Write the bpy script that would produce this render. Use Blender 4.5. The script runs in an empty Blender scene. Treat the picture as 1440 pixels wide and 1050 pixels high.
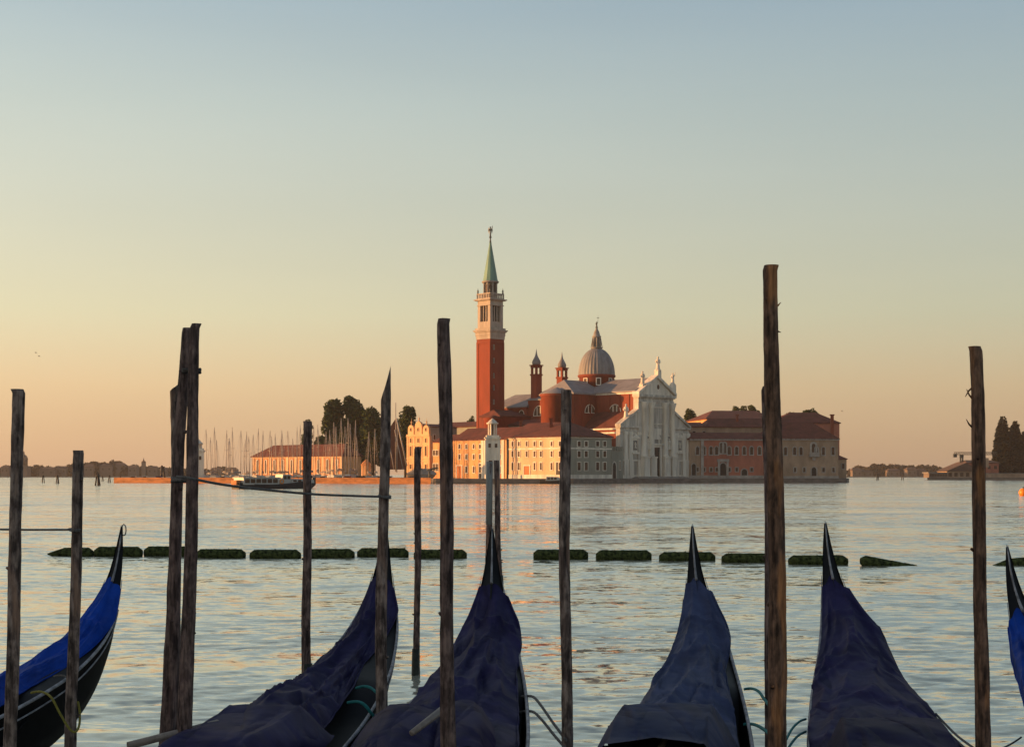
import bpy, bmesh, math, random
import numpy as np
from mathutils import Vector, noise as mnoise

random.seed(11)
SC = bpy.context.scene
COL = SC.collection

# ---------------------------------------------------------------- camera
H, F, CX, HY = 2.4, 2100.0, 720.0, 667.5          # camera height, focal length and horizon in photo pixels
cam = bpy.data.cameras.new('camera')
cam_ob = bpy.data.objects.new('camera', cam)
COL.objects.link(cam_ob)
cam_ob.location = (0, 0, H)
cam_ob.rotation_euler = (math.pi / 2, 0, 0)
cam.sensor_width = 36
cam.lens = 36 * F / 1440
cam.shift_y = (HY - 525) / 1440
cam.clip_start, cam.clip_end = 0.1, 60000
SC.camera = cam_ob

# ---------------------------------------------------------------- sky, sun, exposure
SUN_EL, SUN_AZ = math.radians(5.0), math.radians(-89.0)   # azimuth from +Y towards +X: the sun stands low on the left
world = bpy.data.worlds.new('World')
SC.world = world
world.use_nodes = True


def s2l(c):
    return tuple(((v / 255) / 12.92 if v <= 10 else (((v / 255) + .055) / 1.055) ** 2.4) for v in c)


def build_sky():
    nt = world.node_tree
    n, lk = nt.nodes, nt.links
    bg = n['Background']
    out = n['World Output']
    sky = n.new('ShaderNodeTexSky')
    sky.sky_type = 'NISHITA'
    sky.sun_disc = False
    sky.sun_elevation = SUN_EL
    sky.sun_rotation = SUN_AZ
    sky.dust_density = 3
    sky.ozone_density = 2
    lk.new(sky.outputs[0], bg.inputs[0])
    bg.inputs[1].default_value = 0.05
    # dawn gradient by elevation, warmer and brighter towards the sun
    tc = n.new('ShaderNodeTexCoord')
    sep = n.new('ShaderNodeSeparateXYZ')
    lk.new(tc.outputs['Generated'], sep.inputs[0])
    asin = n.new('ShaderNodeMath'); asin.operation = 'ARCSINE'
    lk.new(sep.outputs['Z'], asin.inputs[0])
    mul = n.new('ShaderNodeMath'); mul.operation = 'MULTIPLY'
    mul.inputs[1].default_value = 1 / math.radians(60)
    lk.new(asin.outputs[0], mul.inputs[0])
    ramp = n.new('ShaderNodeValToRGB')
    stops = [(0.0, (203, 166, 134)), (.9, (207, 172, 136)), (3.3, (214, 186, 146)), (6.05, (206, 198, 164)),
             (11.1, (190, 193, 177)), (13.8, (178, 187, 179)), (17.4, (157, 173, 178)), (27, (156, 166, 164)), (42, (112, 124, 134)), (60, (72, 86, 102))]
    cr = ramp.color_ramp
    while len(cr.elements) < len(stops):
        cr.elements.new(0.5)
    for e, (d, c) in zip(cr.elements, stops):
        e.position = d / 60
        e.color = (*s2l(c), 1)
    lk.new(mul.outputs[0], ramp.inputs[0])
    chans = []
    for k, a in (('R', .62), ('G', .50), ('B', .36)):
        m = n.new('ShaderNodeMath'); m.operation = 'MULTIPLY'; m.inputs[1].default_value = -a
        lk.new(sep.outputs['X'], m.inputs[0])
        e = n.new('ShaderNodeMath'); e.operation = 'EXPONENT'
        lk.new(m.outputs[0], e.inputs[0])
        chans.append(e)
    cmb = n.new('ShaderNodeCombineXYZ')
    for i, e in enumerate(chans):
        lk.new(e.outputs[0], cmb.inputs[i])
    vm = n.new('ShaderNodeVectorMath'); vm.operation = 'MULTIPLY'
    lk.new(ramp.outputs[0], vm.inputs[0]); lk.new(cmb.outputs[0], vm.inputs[1])
    # the western half of the sky, behind the viewer, is still dim
    mr = n.new('ShaderNodeMapRange'); mr.interpolation_type = 'SMOOTHSTEP'
    mr.inputs['From Min'].default_value = -.7; mr.inputs['From Max'].default_value = .5
    mr.inputs['To Min'].default_value = .92; mr.inputs['To Max'].default_value = 1
    lk.new(sep.outputs['Y'], mr.inputs['Value'])
    vs_ = n.new('ShaderNodeVectorMath'); vs_.operation = 'SCALE'
    lk.new(vm.outputs[0], vs_.inputs[0]); lk.new(mr.outputs[0], vs_.inputs['Scale'])
    vm = vs_
    ms = n.new('ShaderNodeMapping'); ms.inputs['Scale'].default_value = (1.6, 1.6, 13)
    lk.new(tc.outputs['Generated'], ms.inputs[0])
    ts = n.new('ShaderNodeTexNoise'); ts.inputs['Scale'].default_value = 1.0; ts.inputs['Detail'].default_value = 5
    lk.new(ms.outputs[0], ts.inputs['Vector'])
    hz = n.new('ShaderNodeMapRange'); hz.inputs['From Min'].default_value = .3; hz.inputs['From Max'].default_value = .7
    hz.inputs['To Min'].default_value = .965; hz.inputs['To Max'].default_value = 1.025
    lk.new(ts.outputs['Fac'], hz.inputs['Value'])
    vh = n.new('ShaderNodeVectorMath'); vh.operation = 'SCALE'
    lk.new(vm.outputs[0], vh.inputs[0]); lk.new(hz.outputs[0], vh.inputs['Scale'])
    vm = vh
    bg2 = n.new('ShaderNodeBackground')
    bg2.inputs[1].default_value = 0.655
    lk.new(vm.outputs[0], bg2.inputs[0])
    add = n.new('ShaderNodeAddShader')
    lk.new(bg.outputs[0], add.inputs[0]); lk.new(bg2.outputs[0], add.inputs[1])
    lk.new(add.outputs[0], out.inputs['Surface'])


build_sky()
sun = bpy.data.lights.new('sun', 'SUN')
sun.energy = 5.0
sun.angle = math.radians(0.5)
sun.color = (1.0, 0.47, 0.16)
sun_ob = bpy.data.objects.new('sun', sun)
COL.objects.link(sun_ob)
sd = Vector((math.sin(SUN_AZ) * math.cos(SUN_EL), math.cos(SUN_AZ) * math.cos(SUN_EL), math.sin(SUN_EL)))
sun_ob.rotation_euler = sd.to_track_quat('Z', 'Y').to_euler()
sun_ob.location = (-200, 100, 150)
SC.view_settings.view_transform = 'Standard'
SC.view_settings.look = 'None'
SC.view_settings.exposure = 0.55
SC.view_settings.gamma = 1
SC.render.engine = 'CYCLES'
SC.cycles.max_bounces = 6
SC.cycles.caustics_reflective = False
SC.cycles.caustics_refractive = False


# ---------------------------------------------------------------- helpers
def at(px, py, d):
    """the point seen at photo pixel (px, py) at depth d"""
    return Vector(((px - CX) / F * d, d, H + (HY - py) / F * d))


def zof(py, d):
    return H + (HY - py) / F * d


class Fr:
    """a wall's own frame: u runs to the right along the wall, n out of it, z up"""
    def __init__(s, o, u):
        s.o = Vector((o[0], o[1], 0))
        u = Vector((u[0], u[1], 0)).normalized()
        s.u, s.n = u, Vector((u.y, -u.x, 0))

    def pt(s, u, n, z):
        return s.o + s.u * u + s.n * n + Vector((0, 0, z))

    def uz(s, px, py, n=0.0):
        d = Vector(((px - CX) / F, 1, (HY - py) / F))
        c = Vector((0, 0, H))
        o = s.o + s.n * n
        t = (o - c).dot(s.n) / d.dot(s.n)
        p = c + d * t
        return (p - o).dot(s.u), p.z

    def turn(s, u, n, right=True):
        """the frame of the side wall that starts at (u, n)"""
        o = s.pt(u, n, 0)
        return Fr(o, -s.n if right else s.n)


class MB:
    """collects geometry in world coordinates, then links it as one mesh object"""
    def __init__(s):
        s.v, s.f, s.sm, s.mi = [], [], [], []
        s.cur = 0

    def add(s, vs, fs, smooth=False):
        b = len(s.v)
        s.v += [tuple(p) for p in vs]
        for f in fs:
            s.f.append([i + b for i in f])
            s.sm.append(smooth)
            s.mi.append(s.cur)
        return s

    def fbox(s, fr, u0, u1, n0, n1, z0, z1):
        vs = [fr.pt(u, n, z) for z in (z0, z1) for (u, n) in ((u0, n0), (u1, n0), (u1, n1), (u0, n1))]
        return s.add(vs, [(0, 1, 2, 3), (4, 5, 6, 7), (0, 1, 5, 4), (1, 2, 6, 5), (2, 3, 7, 6), (3, 0, 4, 7)])

    def box(s, x0, x1, y0, y1, z0, z1):
        return s.fbox(Fr((0, 0), (1, 0)), x0, x1, -y0, -y1, z0, z1)

    def fprism(s, fr, poly, n0, n1):
        k = len(poly)
        vs = [fr.pt(u, n0, z) for u, z in poly] + [fr.pt(u, n1, z) for u, z in poly]
        return s.add(vs, [list(range(k)), list(range(k, 2 * k))] + [(i, (i + 1) % k, (i + 1) % k + k, i + k) for i in range(k)])

    def ring(s, fr, outer, inner, n0, n1):
        k = len(outer)
        vs = [fr.pt(u, n, z) for n in (n0, n1) for pl in (outer, inner) for u, z in pl]
        fs = []
        for i in range(k):
            j = (i + 1) % k
            fs += [(i, j, k + j, k + i), (2 * k + i, 2 * k + j, 3 * k + j, 3 * k + i), (i, j, 2 * k + j, 2 * k + i), (k + i, k + j, 3 * k + j, 3 * k + i)]
        return s.add(vs, fs)

    def fprism_plan(s, fr, poly, z0, z1):
        k = len(poly)
        vs = [fr.pt(u, n, z0) for u, n in poly] + [fr.pt(u, n, z1) for u, n in poly]
        return s.add(vs, [list(range(k)), list(range(k, 2 * k))] + [(i, (i + 1) % k, (i + 1) % k + k, i + k) for i in range(k)])

    def roof(s, fr, u0, u1, n0, n1, z0, zr, hip0=0.0, hip1=0.0, over=.4, thick=.25, ridge=None):
        """hip or gable roof: ridge along u; hip0/hip1 = inset of ridge ends"""
        a, b, c, d = u0 - over, u1 + over, n0 + over, n1 - over       # n0 front, n1 back (n1 < n0)
        m = (c + d) / 2 if ridge is None else ridge
        r0, r1 = (a + hip0, b - hip1)
        vs = [fr.pt(a, c, z0), fr.pt(b, c, z0), fr.pt(b, d, z0), fr.pt(a, d, z0), fr.pt(r0, m, zr), fr.pt(r1, m, zr)]
        vs += [fr.pt(a, c, z0 - thick), fr.pt(b, c, z0 - thick), fr.pt(b, d, z0 - thick), fr.pt(a, d, z0 - thick)]
        return s.add(vs, [(0, 1, 5, 4), (2, 3, 4, 5), (1, 2, 5), (3, 0, 4), (0, 1, 7, 6), (1, 2, 8, 7), (2, 3, 9, 8), (3, 0, 6, 9), (6, 7, 8, 9)])

    def tube(s, pts, rad, n=8, smooth=True, cap=True):
        pts = [Vector(p) for p in pts]
        if not hasattr(rad, '__len__'):
            rad = [rad] * len(pts)
        vs, fs = [], []
        ref = None
        for i, p in enumerate(pts):
            t = (pts[min(i + 1, len(pts) - 1)] - pts[max(i - 1, 0)])
            t = t.normalized() if t.length > 1e-9 else Vector((0, 0, 1))
            if ref is None:
                ref = Vector((1, 0, 0)) if abs(t.x) < .8 else Vector((0, 1, 0))
            a = (ref - t * ref.dot(t)).normalized()
            ref = a
            b = t.cross(a)
            for k in range(n):
                q = 2 * math.pi * k / n
                vs.append(p + (a * math.cos(q) + b * math.sin(q)) * rad[i])
        for i in range(len(pts) - 1):
            for k in range(n):
                fs.append((i * n + k, i * n + (k + 1) % n, (i + 1) * n + (k + 1) % n, (i + 1) * n + k))
        s.add(vs, fs, smooth)
        if cap:
            b = len(s.v) - len(vs)
            for e in (0, len(pts) - 1):
                s.f.append([b + e * n + k for k in range(n)]); s.sm.append(False); s.mi.append(s.cur)
        return s

    def lathe(s, c, prof, n=24, smooth=True, rib=0, a0=0.0, a1=2 * math.pi):
        full = abs(a1 - a0 - 2 * math.pi) < 1e-6
        m = n if full else n + 1
        vs, fs = [], []
        for (r, z) in prof:
            for k in range(m):
                q = a0 + (a1 - a0) * k / n
                rr = r * (1 + (rib if k % 2 == 0 else 0))
                vs.append((c[0] + rr * math.cos(q), c[1] + rr * math.sin(q), z))
        for i in range(len(prof) - 1):
            for k in range(n):
                fs.append((i * m + k, i * m + (k + 1) % m, (i + 1) * m + (k + 1) % m, (i + 1) * m + k))
        s.add(vs, fs, smooth)
        b = len(s.v) - len(vs)
        for e in (0, len(prof) - 1):
            if prof[e][0] > 1e-4:
                s.f.append([b + e * m + k for k in range(m)]); s.sm.append(False); s.mi.append(s.cur)
        return s

    def ball(s, c, r, n=10, sq=1.0):
        return s.lathe((c[0], c[1]), [(max(1e-5, r * math.sin(math.pi * i / n)), c[2] - sq * r * math.cos(math.pi * i / n)) for i in range(n + 1)], n + 4)

    def mesh(s, name, mats, origin):
        me = bpy.data.meshes.new(name)
        o = Vector(origin)
        me.from_pydata([(v[0] - o.x, v[1] - o.y, v[2] - o.z) for v in s.v], [], s.f)
        bm = bmesh.new(); bm.from_mesh(me)
        bmesh.ops.recalc_face_normals(bm, faces=bm.faces)
        bm.to_mesh(me); bm.free()
        if not isinstance(mats, (list, tuple)):
            mats = [mats]
        for m in mats:
            me.materials.append(m)
        me.polygons.foreach_set('use_smooth', s.sm)
        me.polygons.foreach_set('material_index', s.mi)
        me.update()
        return me

    def build(s, name, mats, parent=None, origin=None):
        if parent is not None:
            origin = ORG[parent.name]
        elif origin is None:
            origin = (0, 0, 0)
        o = bpy.data.objects.new(name, s.mesh(name, mats, origin))
        COL.objects.link(o)
        if parent is not None:
            o.parent = parent
        else:
            o.location = origin
        ORG[o.name] = Vector(origin)
        return o


ORG = {}


def tag(o, label=None, cat=None, group=None, kind=None):
    for k, v in (('label', label), ('category', cat), ('group', group), ('kind', kind)):
        if v:
            o[k] = v
    return o


def thing(name, label, cat, loc=(0, 0, 0), group=None):
    o = bpy.data.objects.new(name, None)
    COL.objects.link(o)
    o.location = loc
    o.empty_display_size = .5
    ORG[o.name] = Vector(loc)
    return tag(o, label, cat, group)


def copy_tree(o, parent=None):
    c = o.copy(); COL.objects.link(c)
    if parent is not None:
        c.parent = parent
    for ch in [x for x in bpy.data.objects if x.parent == o]:
        copy_tree(ch, c)
    return c


ORD = ['first', 'second', 'third', 'fourth', 'fifth', 'sixth', 'seventh', 'eighth', 'ninth', 'tenth', 'eleventh', 'twelfth',
       'thirteenth', 'fourteenth', 'fifteenth', 'sixteenth', 'seventeenth', 'eighteenth', 'nineteenth', 'twentieth']


# ---------------------------------------------------------------- materials
def mat(name, col, rough=.8, var=.25, scale=.6, streak=1.0, col2=None, bump=0.0, bscale=None, metal=0.0, spec=None, detail=6.0, brick=None, coord='Object'):
    """a plain surface with two scales of mottling; streak < 1 stretches the pattern along z"""
    m = bpy.data.materials.new(name); m.use_nodes = True
    nt = m.node_tree; n, lk = nt.nodes, nt.links
    p = n['Principled BSDF']
    p.inputs['Roughness'].default_value = rough
    p.inputs['Metallic'].default_value = metal
    if spec is not None:
        p.inputs['Specular IOR Level'].default_value = spec
    tc = n.new('ShaderNodeTexCoord')
    mp = n.new('ShaderNodeMapping'); mp.inputs['Scale'].default_value = (1, 1, streak)
    lk.new(tc.outputs[coord], mp.inputs[0])
    n1 = n.new('ShaderNodeTexNoise'); n1.inputs['Scale'].default_value = scale; n1.inputs['Detail'].default_value = detail; n1.inputs['Roughness'].default_value = .65
    lk.new(mp.outputs[0], n1.inputs['Vector'])
    rp = n.new('ShaderNodeValToRGB')
    c2 = col2 or tuple(c * (1 - var) for c in col)
    c3 = tuple(min(1, c * (1 + var * .6)) for c in col)
    rp.color_ramp.elements[0].position = .36; rp.color_ramp.elements[0].color = (*c2, 1)
    rp.color_ramp.elements[1].position = .66; rp.color_ramp.elements[1].color = (*c3, 1)
    lk.new(n1.outputs['Fac'], rp.inputs[0])
    src = rp.outputs[0]
    if brick:
        bt = n.new('ShaderNodeTexBrick'); bt.inputs['Scale'].default_value = brick[0]
        bt.inputs['Color1'].default_value = (1, 1, 1, 1); bt.inputs['Color2'].default_value = (.78, .74, .72, 1); bt.inputs['Mortar'].default_value = (*brick[1], 1)
        lk.new(tc.outputs[coord], bt.inputs['Vector'])
        mx = n.new('ShaderNodeMix'); mx.data_type = 'RGBA'; mx.blend_type = 'MULTIPLY'; mx.inputs[0].default_value = .6
        lk.new(src, mx.inputs[6]); lk.new(bt.outputs[0], mx.inputs[7]); src = mx.outputs[2]
    lk.new(src, p.inputs['Base Color'])
    if bump:
        n2 = n.new('ShaderNodeTexNoise'); n2.inputs['Scale'].default_value = bscale or scale * 4; n2.inputs['Detail'].default_value = 8
        lk.new(mp.outputs[0], n2.inputs['Vector'])
        b = n.new('ShaderNodeBump'); b.inputs['Strength'].default_value = bump; b.inputs['Distance'].default_value = .05
        lk.new(n2.outputs['Fac'], b.inputs['Height']); lk.new(b.outputs[0], p.inputs['Normal'])
    return m


M = dict(
    brick=mat('campanile_brick', (.275, .048, .019), .85, .22, .35, .3, brick=(1.4, (.9, .8, .75))),
    church_brick=mat('church_brick', (.25, .05, .024), .85, .3, .25, .4),
    red_wall=mat('red_plaster', (.45, .155, .105), .85, .3, .22, .5),
    tan_wall=mat('tan_brick', (.42, .29, .205), .85, .3, .25, .5),
    cream=mat('cream_plaster', (.78, .52, .33), .85, .22, .22, .35),
    gable_plaster=mat('gable_plaster', (.82, .52, .28), .85, .22, .3, .3),
    ochre=mat('ochre_plaster', (.80, .41, .18), .85, .3, .25, .35),
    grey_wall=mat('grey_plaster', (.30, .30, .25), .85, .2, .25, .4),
    stone=mat('istrian_stone', (.82, .75, .65), .75, .30, .55, .14),
    facade_wall=mat('facade_wall_stone', (.60, .56, .50), .8, .42, .55, .14),  # darker than the columns: shade of the recessed wall put into the colour
    belfry_stone=mat('belfry_stone', (.46, .39, .33), .8, .3, .5, .2),
    trim_stone=mat('dull_trim_stone', (.40, .36, .33), .8, .3, .5),
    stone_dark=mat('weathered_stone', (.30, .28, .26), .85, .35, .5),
    tile=mat('roof_tiles', (.14, .038, .027), .9, .35, .5),
    lead=mat('lead_sheet', (.26, .24, .25), .6, .25, .4),
    dome_lead=mat('dome_lead', (.24, .23, .24), .6, .35, .5, .3),
    copper=mat('green_copper', (.17, .33, .27), .6, .25, .5, .2),
    dark=mat('dark_glass', (.12, .075, .055), .6, .4, 1.0, spec=.08),
    dark_wood=mat('dark_door', (.03, .022, .018), .7, .3, 1.0),
    orange_door=mat('orange_door', (.55, .17, .05), .7, .2, 1.0),
    quay=mat('quay_stone', (.17, .145, .13), .85, .4, .5, 3.0),
    mole=mat('mole_brick', (.60, .24, .085), .85, .4, .4, 3.0),
    bronze=mat('bronze', (.07, .07, .06), .5, .3, 2.0),
    leaf=mat('tree_leaves', (.058, .080, .026), .85, .5, .9, spec=.1),
    leaf2=mat('cypress_leaves', (.012, .015, .009), .9, .5, .9, spec=.05),
    trunk=mat('tree_bark', (.06, .045, .035), .9, .3, 2.0),
    white_paint=mat('white_paint', (.50, .50, .48), .4, .1, 1.0),
    hull_dark=mat('dark_hull_paint', (.045, .045, .05), .5, .2, 1.0, spec=.15),
    alu=mat('bare_mast', (.42, .36, .32), .4, .2, 1.0),
    canvas=mat('sail_canvas', (.34, .30, .28), .8, .3, 1.0),
    brown_sail=mat('brown_sail', (.11, .045, .035), .85, .3, .6),
    far_wall=mat('far_plaster', (.20, .155, .13), .9, .25, .1),
    far_roof=mat('far_roof', (.12, .075, .06), .9, .25, .1),
    far_leaf=mat('far_trees', (.075, .062, .042), .9, .5, .12, spec=.1),
    buoy=mat('orange_plastic', (.85, .27, .02), .4, .1, 2.0),
    blue_bit=mat('blue_tarpaulin', (.05, .06, .16), .7, .3, 2.0),
    red_bit=mat('red_paint', (.40, .06, .05), .5, .3, 2.0),
)


# ---------------------------------------------------------------- water: one sheet to the horizon, real waves near the camera
def water_material():
    m = bpy.data.materials.new('lagoon_water'); m.use_nodes = True
    nt = m.node_tree; n, lk = nt.nodes, nt.links
    p = n['Principled BSDF']
    p.inputs['Base Color'].default_value = (.76, .725, .575, 1)
    p.inputs['Roughness'].default_value = .05
    p.inputs['Metallic'].default_value = .56           # strong grazing mirror of a calm, silvery lagoon
    p.inputs['IOR'].default_value = 3.4
    # small ripples as slopes added to the surface normal, at three wavelengths
    geo = n.new('ShaderNodeNewGeometry')
    prev = geo.outputs['Normal']
    # calm lanes and gusty patches
    mg = n.new('ShaderNodeMapping'); mg.inputs['Scale'].default_value = (.022, .085, 1); mg.inputs['Rotation'].default_value = (0, 0, .06)
    lk.new(geo.outputs['Position'], mg.inputs[0])
    tg = n.new('ShaderNodeTexNoise'); tg.inputs['Scale'].default_value = 1.0; tg.inputs['Detail'].default_value = 4
    lk.new(mg.outputs[0], tg.inputs['Vector'])
    gust = n.new('ShaderNodeMapRange'); gust.inputs['From Min'].default_value = .36; gust.inputs['From Max'].default_value = .64
    gust.inputs['To Min'].default_value = .42; gust.inputs['To Max'].default_value = 1.4
    lk.new(tg.outputs['Fac'], gust.inputs['Value'])
    for sc_, ax, ay in ((13.0, .16, .40), (5.5, .20, .64), (2.2, .14, .50), (.6, .07, .32), (.16, .05, .20)):
        mp = n.new('ShaderNodeMapping'); mp.inputs['Scale'].default_value = (.45, 1, 1); mp.inputs['Rotation'].default_value = (0, 0, .10)
        lk.new(geo.outputs['Position'], mp.inputs[0])
        t = n.new('ShaderNodeTexNoise'); t.inputs['Scale'].default_value = sc_; t.inputs['Detail'].default_value = 2.5
        lk.new(mp.outputs[0], t.inputs['Vector'])
        sb = n.new('ShaderNodeVectorMath'); sb.operation = 'SUBTRACT'; sb.inputs[1].default_value = (.5, .532, .5)     # wavelets lean, steeper on their near side
        lk.new(t.outputs['Color'], sb.inputs[0])
        ml = n.new('ShaderNodeVectorMath'); ml.operation = 'MULTIPLY'; ml.inputs[1].default_value = (ax, ay, 0)
        lk.new(sb.outputs[0], ml.inputs[0])
        ad = n.new('ShaderNodeVectorMath'); ad.operation = 'ADD'
        gs = n.new('ShaderNodeVectorMath'); gs.operation = 'SCALE'
        lk.new(ml.outputs[0], gs.inputs[0]); lk.new(gust.outputs[0], gs.inputs['Scale'])
        lk.new(prev, ad.inputs[0]); lk.new(gs.outputs[0], ad.inputs[1])
        prev = ad.outputs[0]
    nm = n.new('ShaderNodeVectorMath'); nm.operation = 'NORMALIZE'
    lk.new(prev, nm.inputs[0]); lk.new(nm.outputs[0], p.inputs['Normal'])
    return m


def build_water():
    na, nr = 640, 1400
    ang = np.concatenate([np.linspace(-math.pi, -.46, 40)[:-1], np.linspace(-.46, .46, na), np.linspace(.46, math.pi, 40)[1:]])
    rad = np.concatenate([[.02, 1.0, 3.0], np.geomspace(5.0, 700, nr), np.geomspace(800, 40000, 24)])
    A, R = np.meshgrid(ang, rad)
    X, Y = np.sin(A) * R, np.cos(A) * R
    Z = np.zeros_like(X)
    rng = np.random.default_rng(5)
    step = np.maximum(R * (math.log(140) / nr), R * (.92 / na) * .6)
    for lam, cnt, slope in ((7.0, 4, .003), (3.6, 6, .005), (2.0, 8, .007), (1.15, 10, .009), (.66, 14, .018), (.40, 18, .027), (.26, 18, .028)):
        for _ in range(cnt):
            l = lam * rng.uniform(.75, 1.35)
            th = rng.normal(math.radians(97), .50)
            k = 2 * math.pi / l
            ph = k * (X * math.cos(th) + Y * math.sin(th)) + rng.uniform(0, 6.28)
            a = slope / k * rng.uniform(.6, 1.3)
            fade = np.clip((l / step - 3.0) / 4.0, 0, 1)
            # gusts: patches of calmer and rougher water
            g = .55 + .45 * np.sin(X * rng.uniform(.03, .12) + rng.uniform(0, 6)) * np.sin(Y * rng.uniform(.05, .2) + rng.uniform(0, 6))
            s = np.sin(ph)
            Z += a * fade * g * (s + .25 * np.cos(2 * ph))
    nrr, naa = Z.shape
    co = np.stack([X, Y, Z], -1).reshape(-1, 3).astype(np.float32)
    i = np.arange(nrr - 1)[:, None] * naa + np.arange(naa - 1)[None, :]
    q = np.stack([i, i + 1, i + 1 + naa, i + naa], -1).reshape(-1, 4)[:, ::-1]
    me = bpy.data.meshes.new('water')
    me.vertices.add(len(co)); me.vertices.foreach_set('co', co.ravel())
    me.loops.add(q.size); me.loops.foreach_set('vertex_index', q.ravel().astype(np.int32))
    me.polygons.add(len(q)); me.polygons.foreach_set('loop_start', np.arange(0, q.size, 4, dtype=np.int32))
    me.polygons.foreach_set('loop_total', np.full(len(q), 4, dtype=np.int32))
    me.polygons.foreach_set('use_smooth', np.ones(len(q), dtype=bool))
    me.update(); me.validate()
    me.materials.append(water_material())
    o = bpy.data.objects.new('water', me); COL.objects.link(o)
    tag(o, kind='structure')


build_water()

# ---------------------------------------------------------------- island ground
GZ = 1.35
WORLD = Fr((0, 0), (1, 0))


def gp(px, d):
    return ((px - CX) / F * d, d)


def slab(name, pts, z0, z1, mats, kind='structure'):
    mb = MB()
    k = len(pts)
    vs = [(x, y, z0) for x, y in pts] + [(x, y, z1) for x, y in pts]
    mb.add(vs, [list(range(k)), list(range(k, 2 * k))] + [(i, (i + 1) % k, (i + 1) % k + k, i + k) for i in range(k)])
    o = mb.build(name, mats)
    tag(o, kind=kind)
    return o


slab('island_quay', [gp(612, 402), gp(700, 401), gp(806, 400), gp(872, 424), gp(975, 441), gp(1080, 441), gp(1191, 447), gp(1194, 470), gp(1150, 640),
                     gp(560, 640), gp(330, 640), gp(330, 548), gp(470, 530), gp(556, 462), gp(604, 444)], -3, GZ, M['quay'])
# the brick mole of the marina, its outer face turned a little to the sun
slab('marina_mole', [gp(160, 441), gp(606, 405.5), gp(606, 411.5), gp(160, 447)], -3, 1.62, M['mole'])
slab('far_island_ground', [gp(1304, 690), gp(1620, 690), gp(1620, 900), gp(1304, 800)], -3, 1.2, M['quay'])
slab('far_shore_ground', [gp(-250, 1500), gp(330, 1500), gp(330, 1900), gp(-250, 1900)], -3, 1.0, M['quay'])
slab('distant_shore_ground', [gp(1100, 1500), gp(1700, 1500), gp(1700, 1900), gp(1100, 1900)], -3, 1.0, M['quay'])


# ---------------------------------------------------------------- building parts
def outline(uc, z0, z1, w, arch=False, k=8):
    h = w / 2
    if not arch:
        return [(uc - h, z0), (uc + h, z0), (uc + h, z1), (uc - h, z1)]
    return [(uc - h, z0), (uc + h, z0)] + [(uc + h * math.cos(math.pi * i / k), z1 - h + h * math.sin(math.pi * i / k)) for i in range(k + 1)]


def window(parent, fr, uc, z0, z1, w, arch=False, fmat=None, pmat=None, name='window', n=0.0, b=.16, child='pane'):
    out = outline(uc, z0 - b, z1 + b, w + 2 * b, arch)
    inn = outline(uc, z0, z1, w, arch)
    f = MB().ring(fr, out, inn, n - .05, n + .14).build(name, fmat or M['stone'], parent)
    p = MB().fprism(fr, inn, n - .05, n + .03).build(child, pmat or M['dark'], f)
    return f


def win_px(parent, fr, px, y0, y1, w, **kw):
    u, za = fr.uz(px, y0)
    _, zb = fr.uz(px, y1)
    return window(parent, fr, u, zb, za, w, **kw)


def statue(parent, c, z, h, m, wing=False, name='statue', raised=False, slim=1.0):
    """a robed stone figure on a plinth"""
    mb = MB()
    x, y = c
    mb.lathe((x, y), [(.22 * h * slim, z), (.22 * h * slim, z + .09 * h), (.16 * h * slim, z + .12 * h)], 8, False)
    pr = [(.15, .11), (.14, .2), (.12, .38), (.095, .55), (.11, .64), (.14, .74), (.115, .80), (.05, .83), (.045, .85)]
    mb.lathe((x, y), [(r * h * slim, z + q * h) for r, q in pr], 10)
    mb.ball((x, y, z + .915 * h), .068 * h, 8, 1.2)
    mb.tube([(x - .09 * h, y, z + .77 * h), (x - .15 * h, y - .05 * h, z + .62 * h), (x - .08 * h, y - .15 * h, z + .54 * h)], [.05 * h, .045 * h, .03 * h], 6)
    if raised:
        mb.tube([(x + .09 * h, y, z + .77 * h), (x + .15 * h, y - .04 * h, z + .82 * h), (x + .17 * h, y - .08 * h, z + 1.0 * h)], [.05 * h, .04 * h, .03 * h], 6)
        mb.tube([(x + .17 * h, y - .08 * h, z + .7 * h), (x + .17 * h, y - .08 * h, z + 1.08 * h)], .015 * h, 5)
    else:
        mb.tube([(x + .09 * h, y, z + .77 * h), (x + .14 * h, y - .04 * h, z + .60 * h), (x + .10 * h, y - .14 * h, z + .50 * h)], [.05 * h, .045 * h, .03 * h], 6)
    if wing:
        for sg in (-1, 1):
            mb.add([(x + sg * .05 * h, y + .08 * h, z + .78 * h), (x + sg * .16 * h, y + .2 * h, z + .96 * h), (x + sg * .20 * h, y + .22 * h, z + .7 * h), (x + sg * .12 * h, y + .14 * h, z + .35 * h),
                    (x + sg * .05 * h, y + .14 * h, z + .78 * h), (x + sg * .16 * h, y + .26 * h, z + .96 * h), (x + sg * .20 * h, y + .28 * h, z + .7 * h), (x + sg * .12 * h, y + .2 * h, z + .35 * h)],
                   [(0, 1, 2, 3), (4, 5, 6, 7), (0, 1, 5, 4), (1, 2, 6, 5), (2, 3, 7, 6), (3, 0, 4, 7)])
    return mb.build(name, m, parent)


S2 = math.sqrt(.5)
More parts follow.
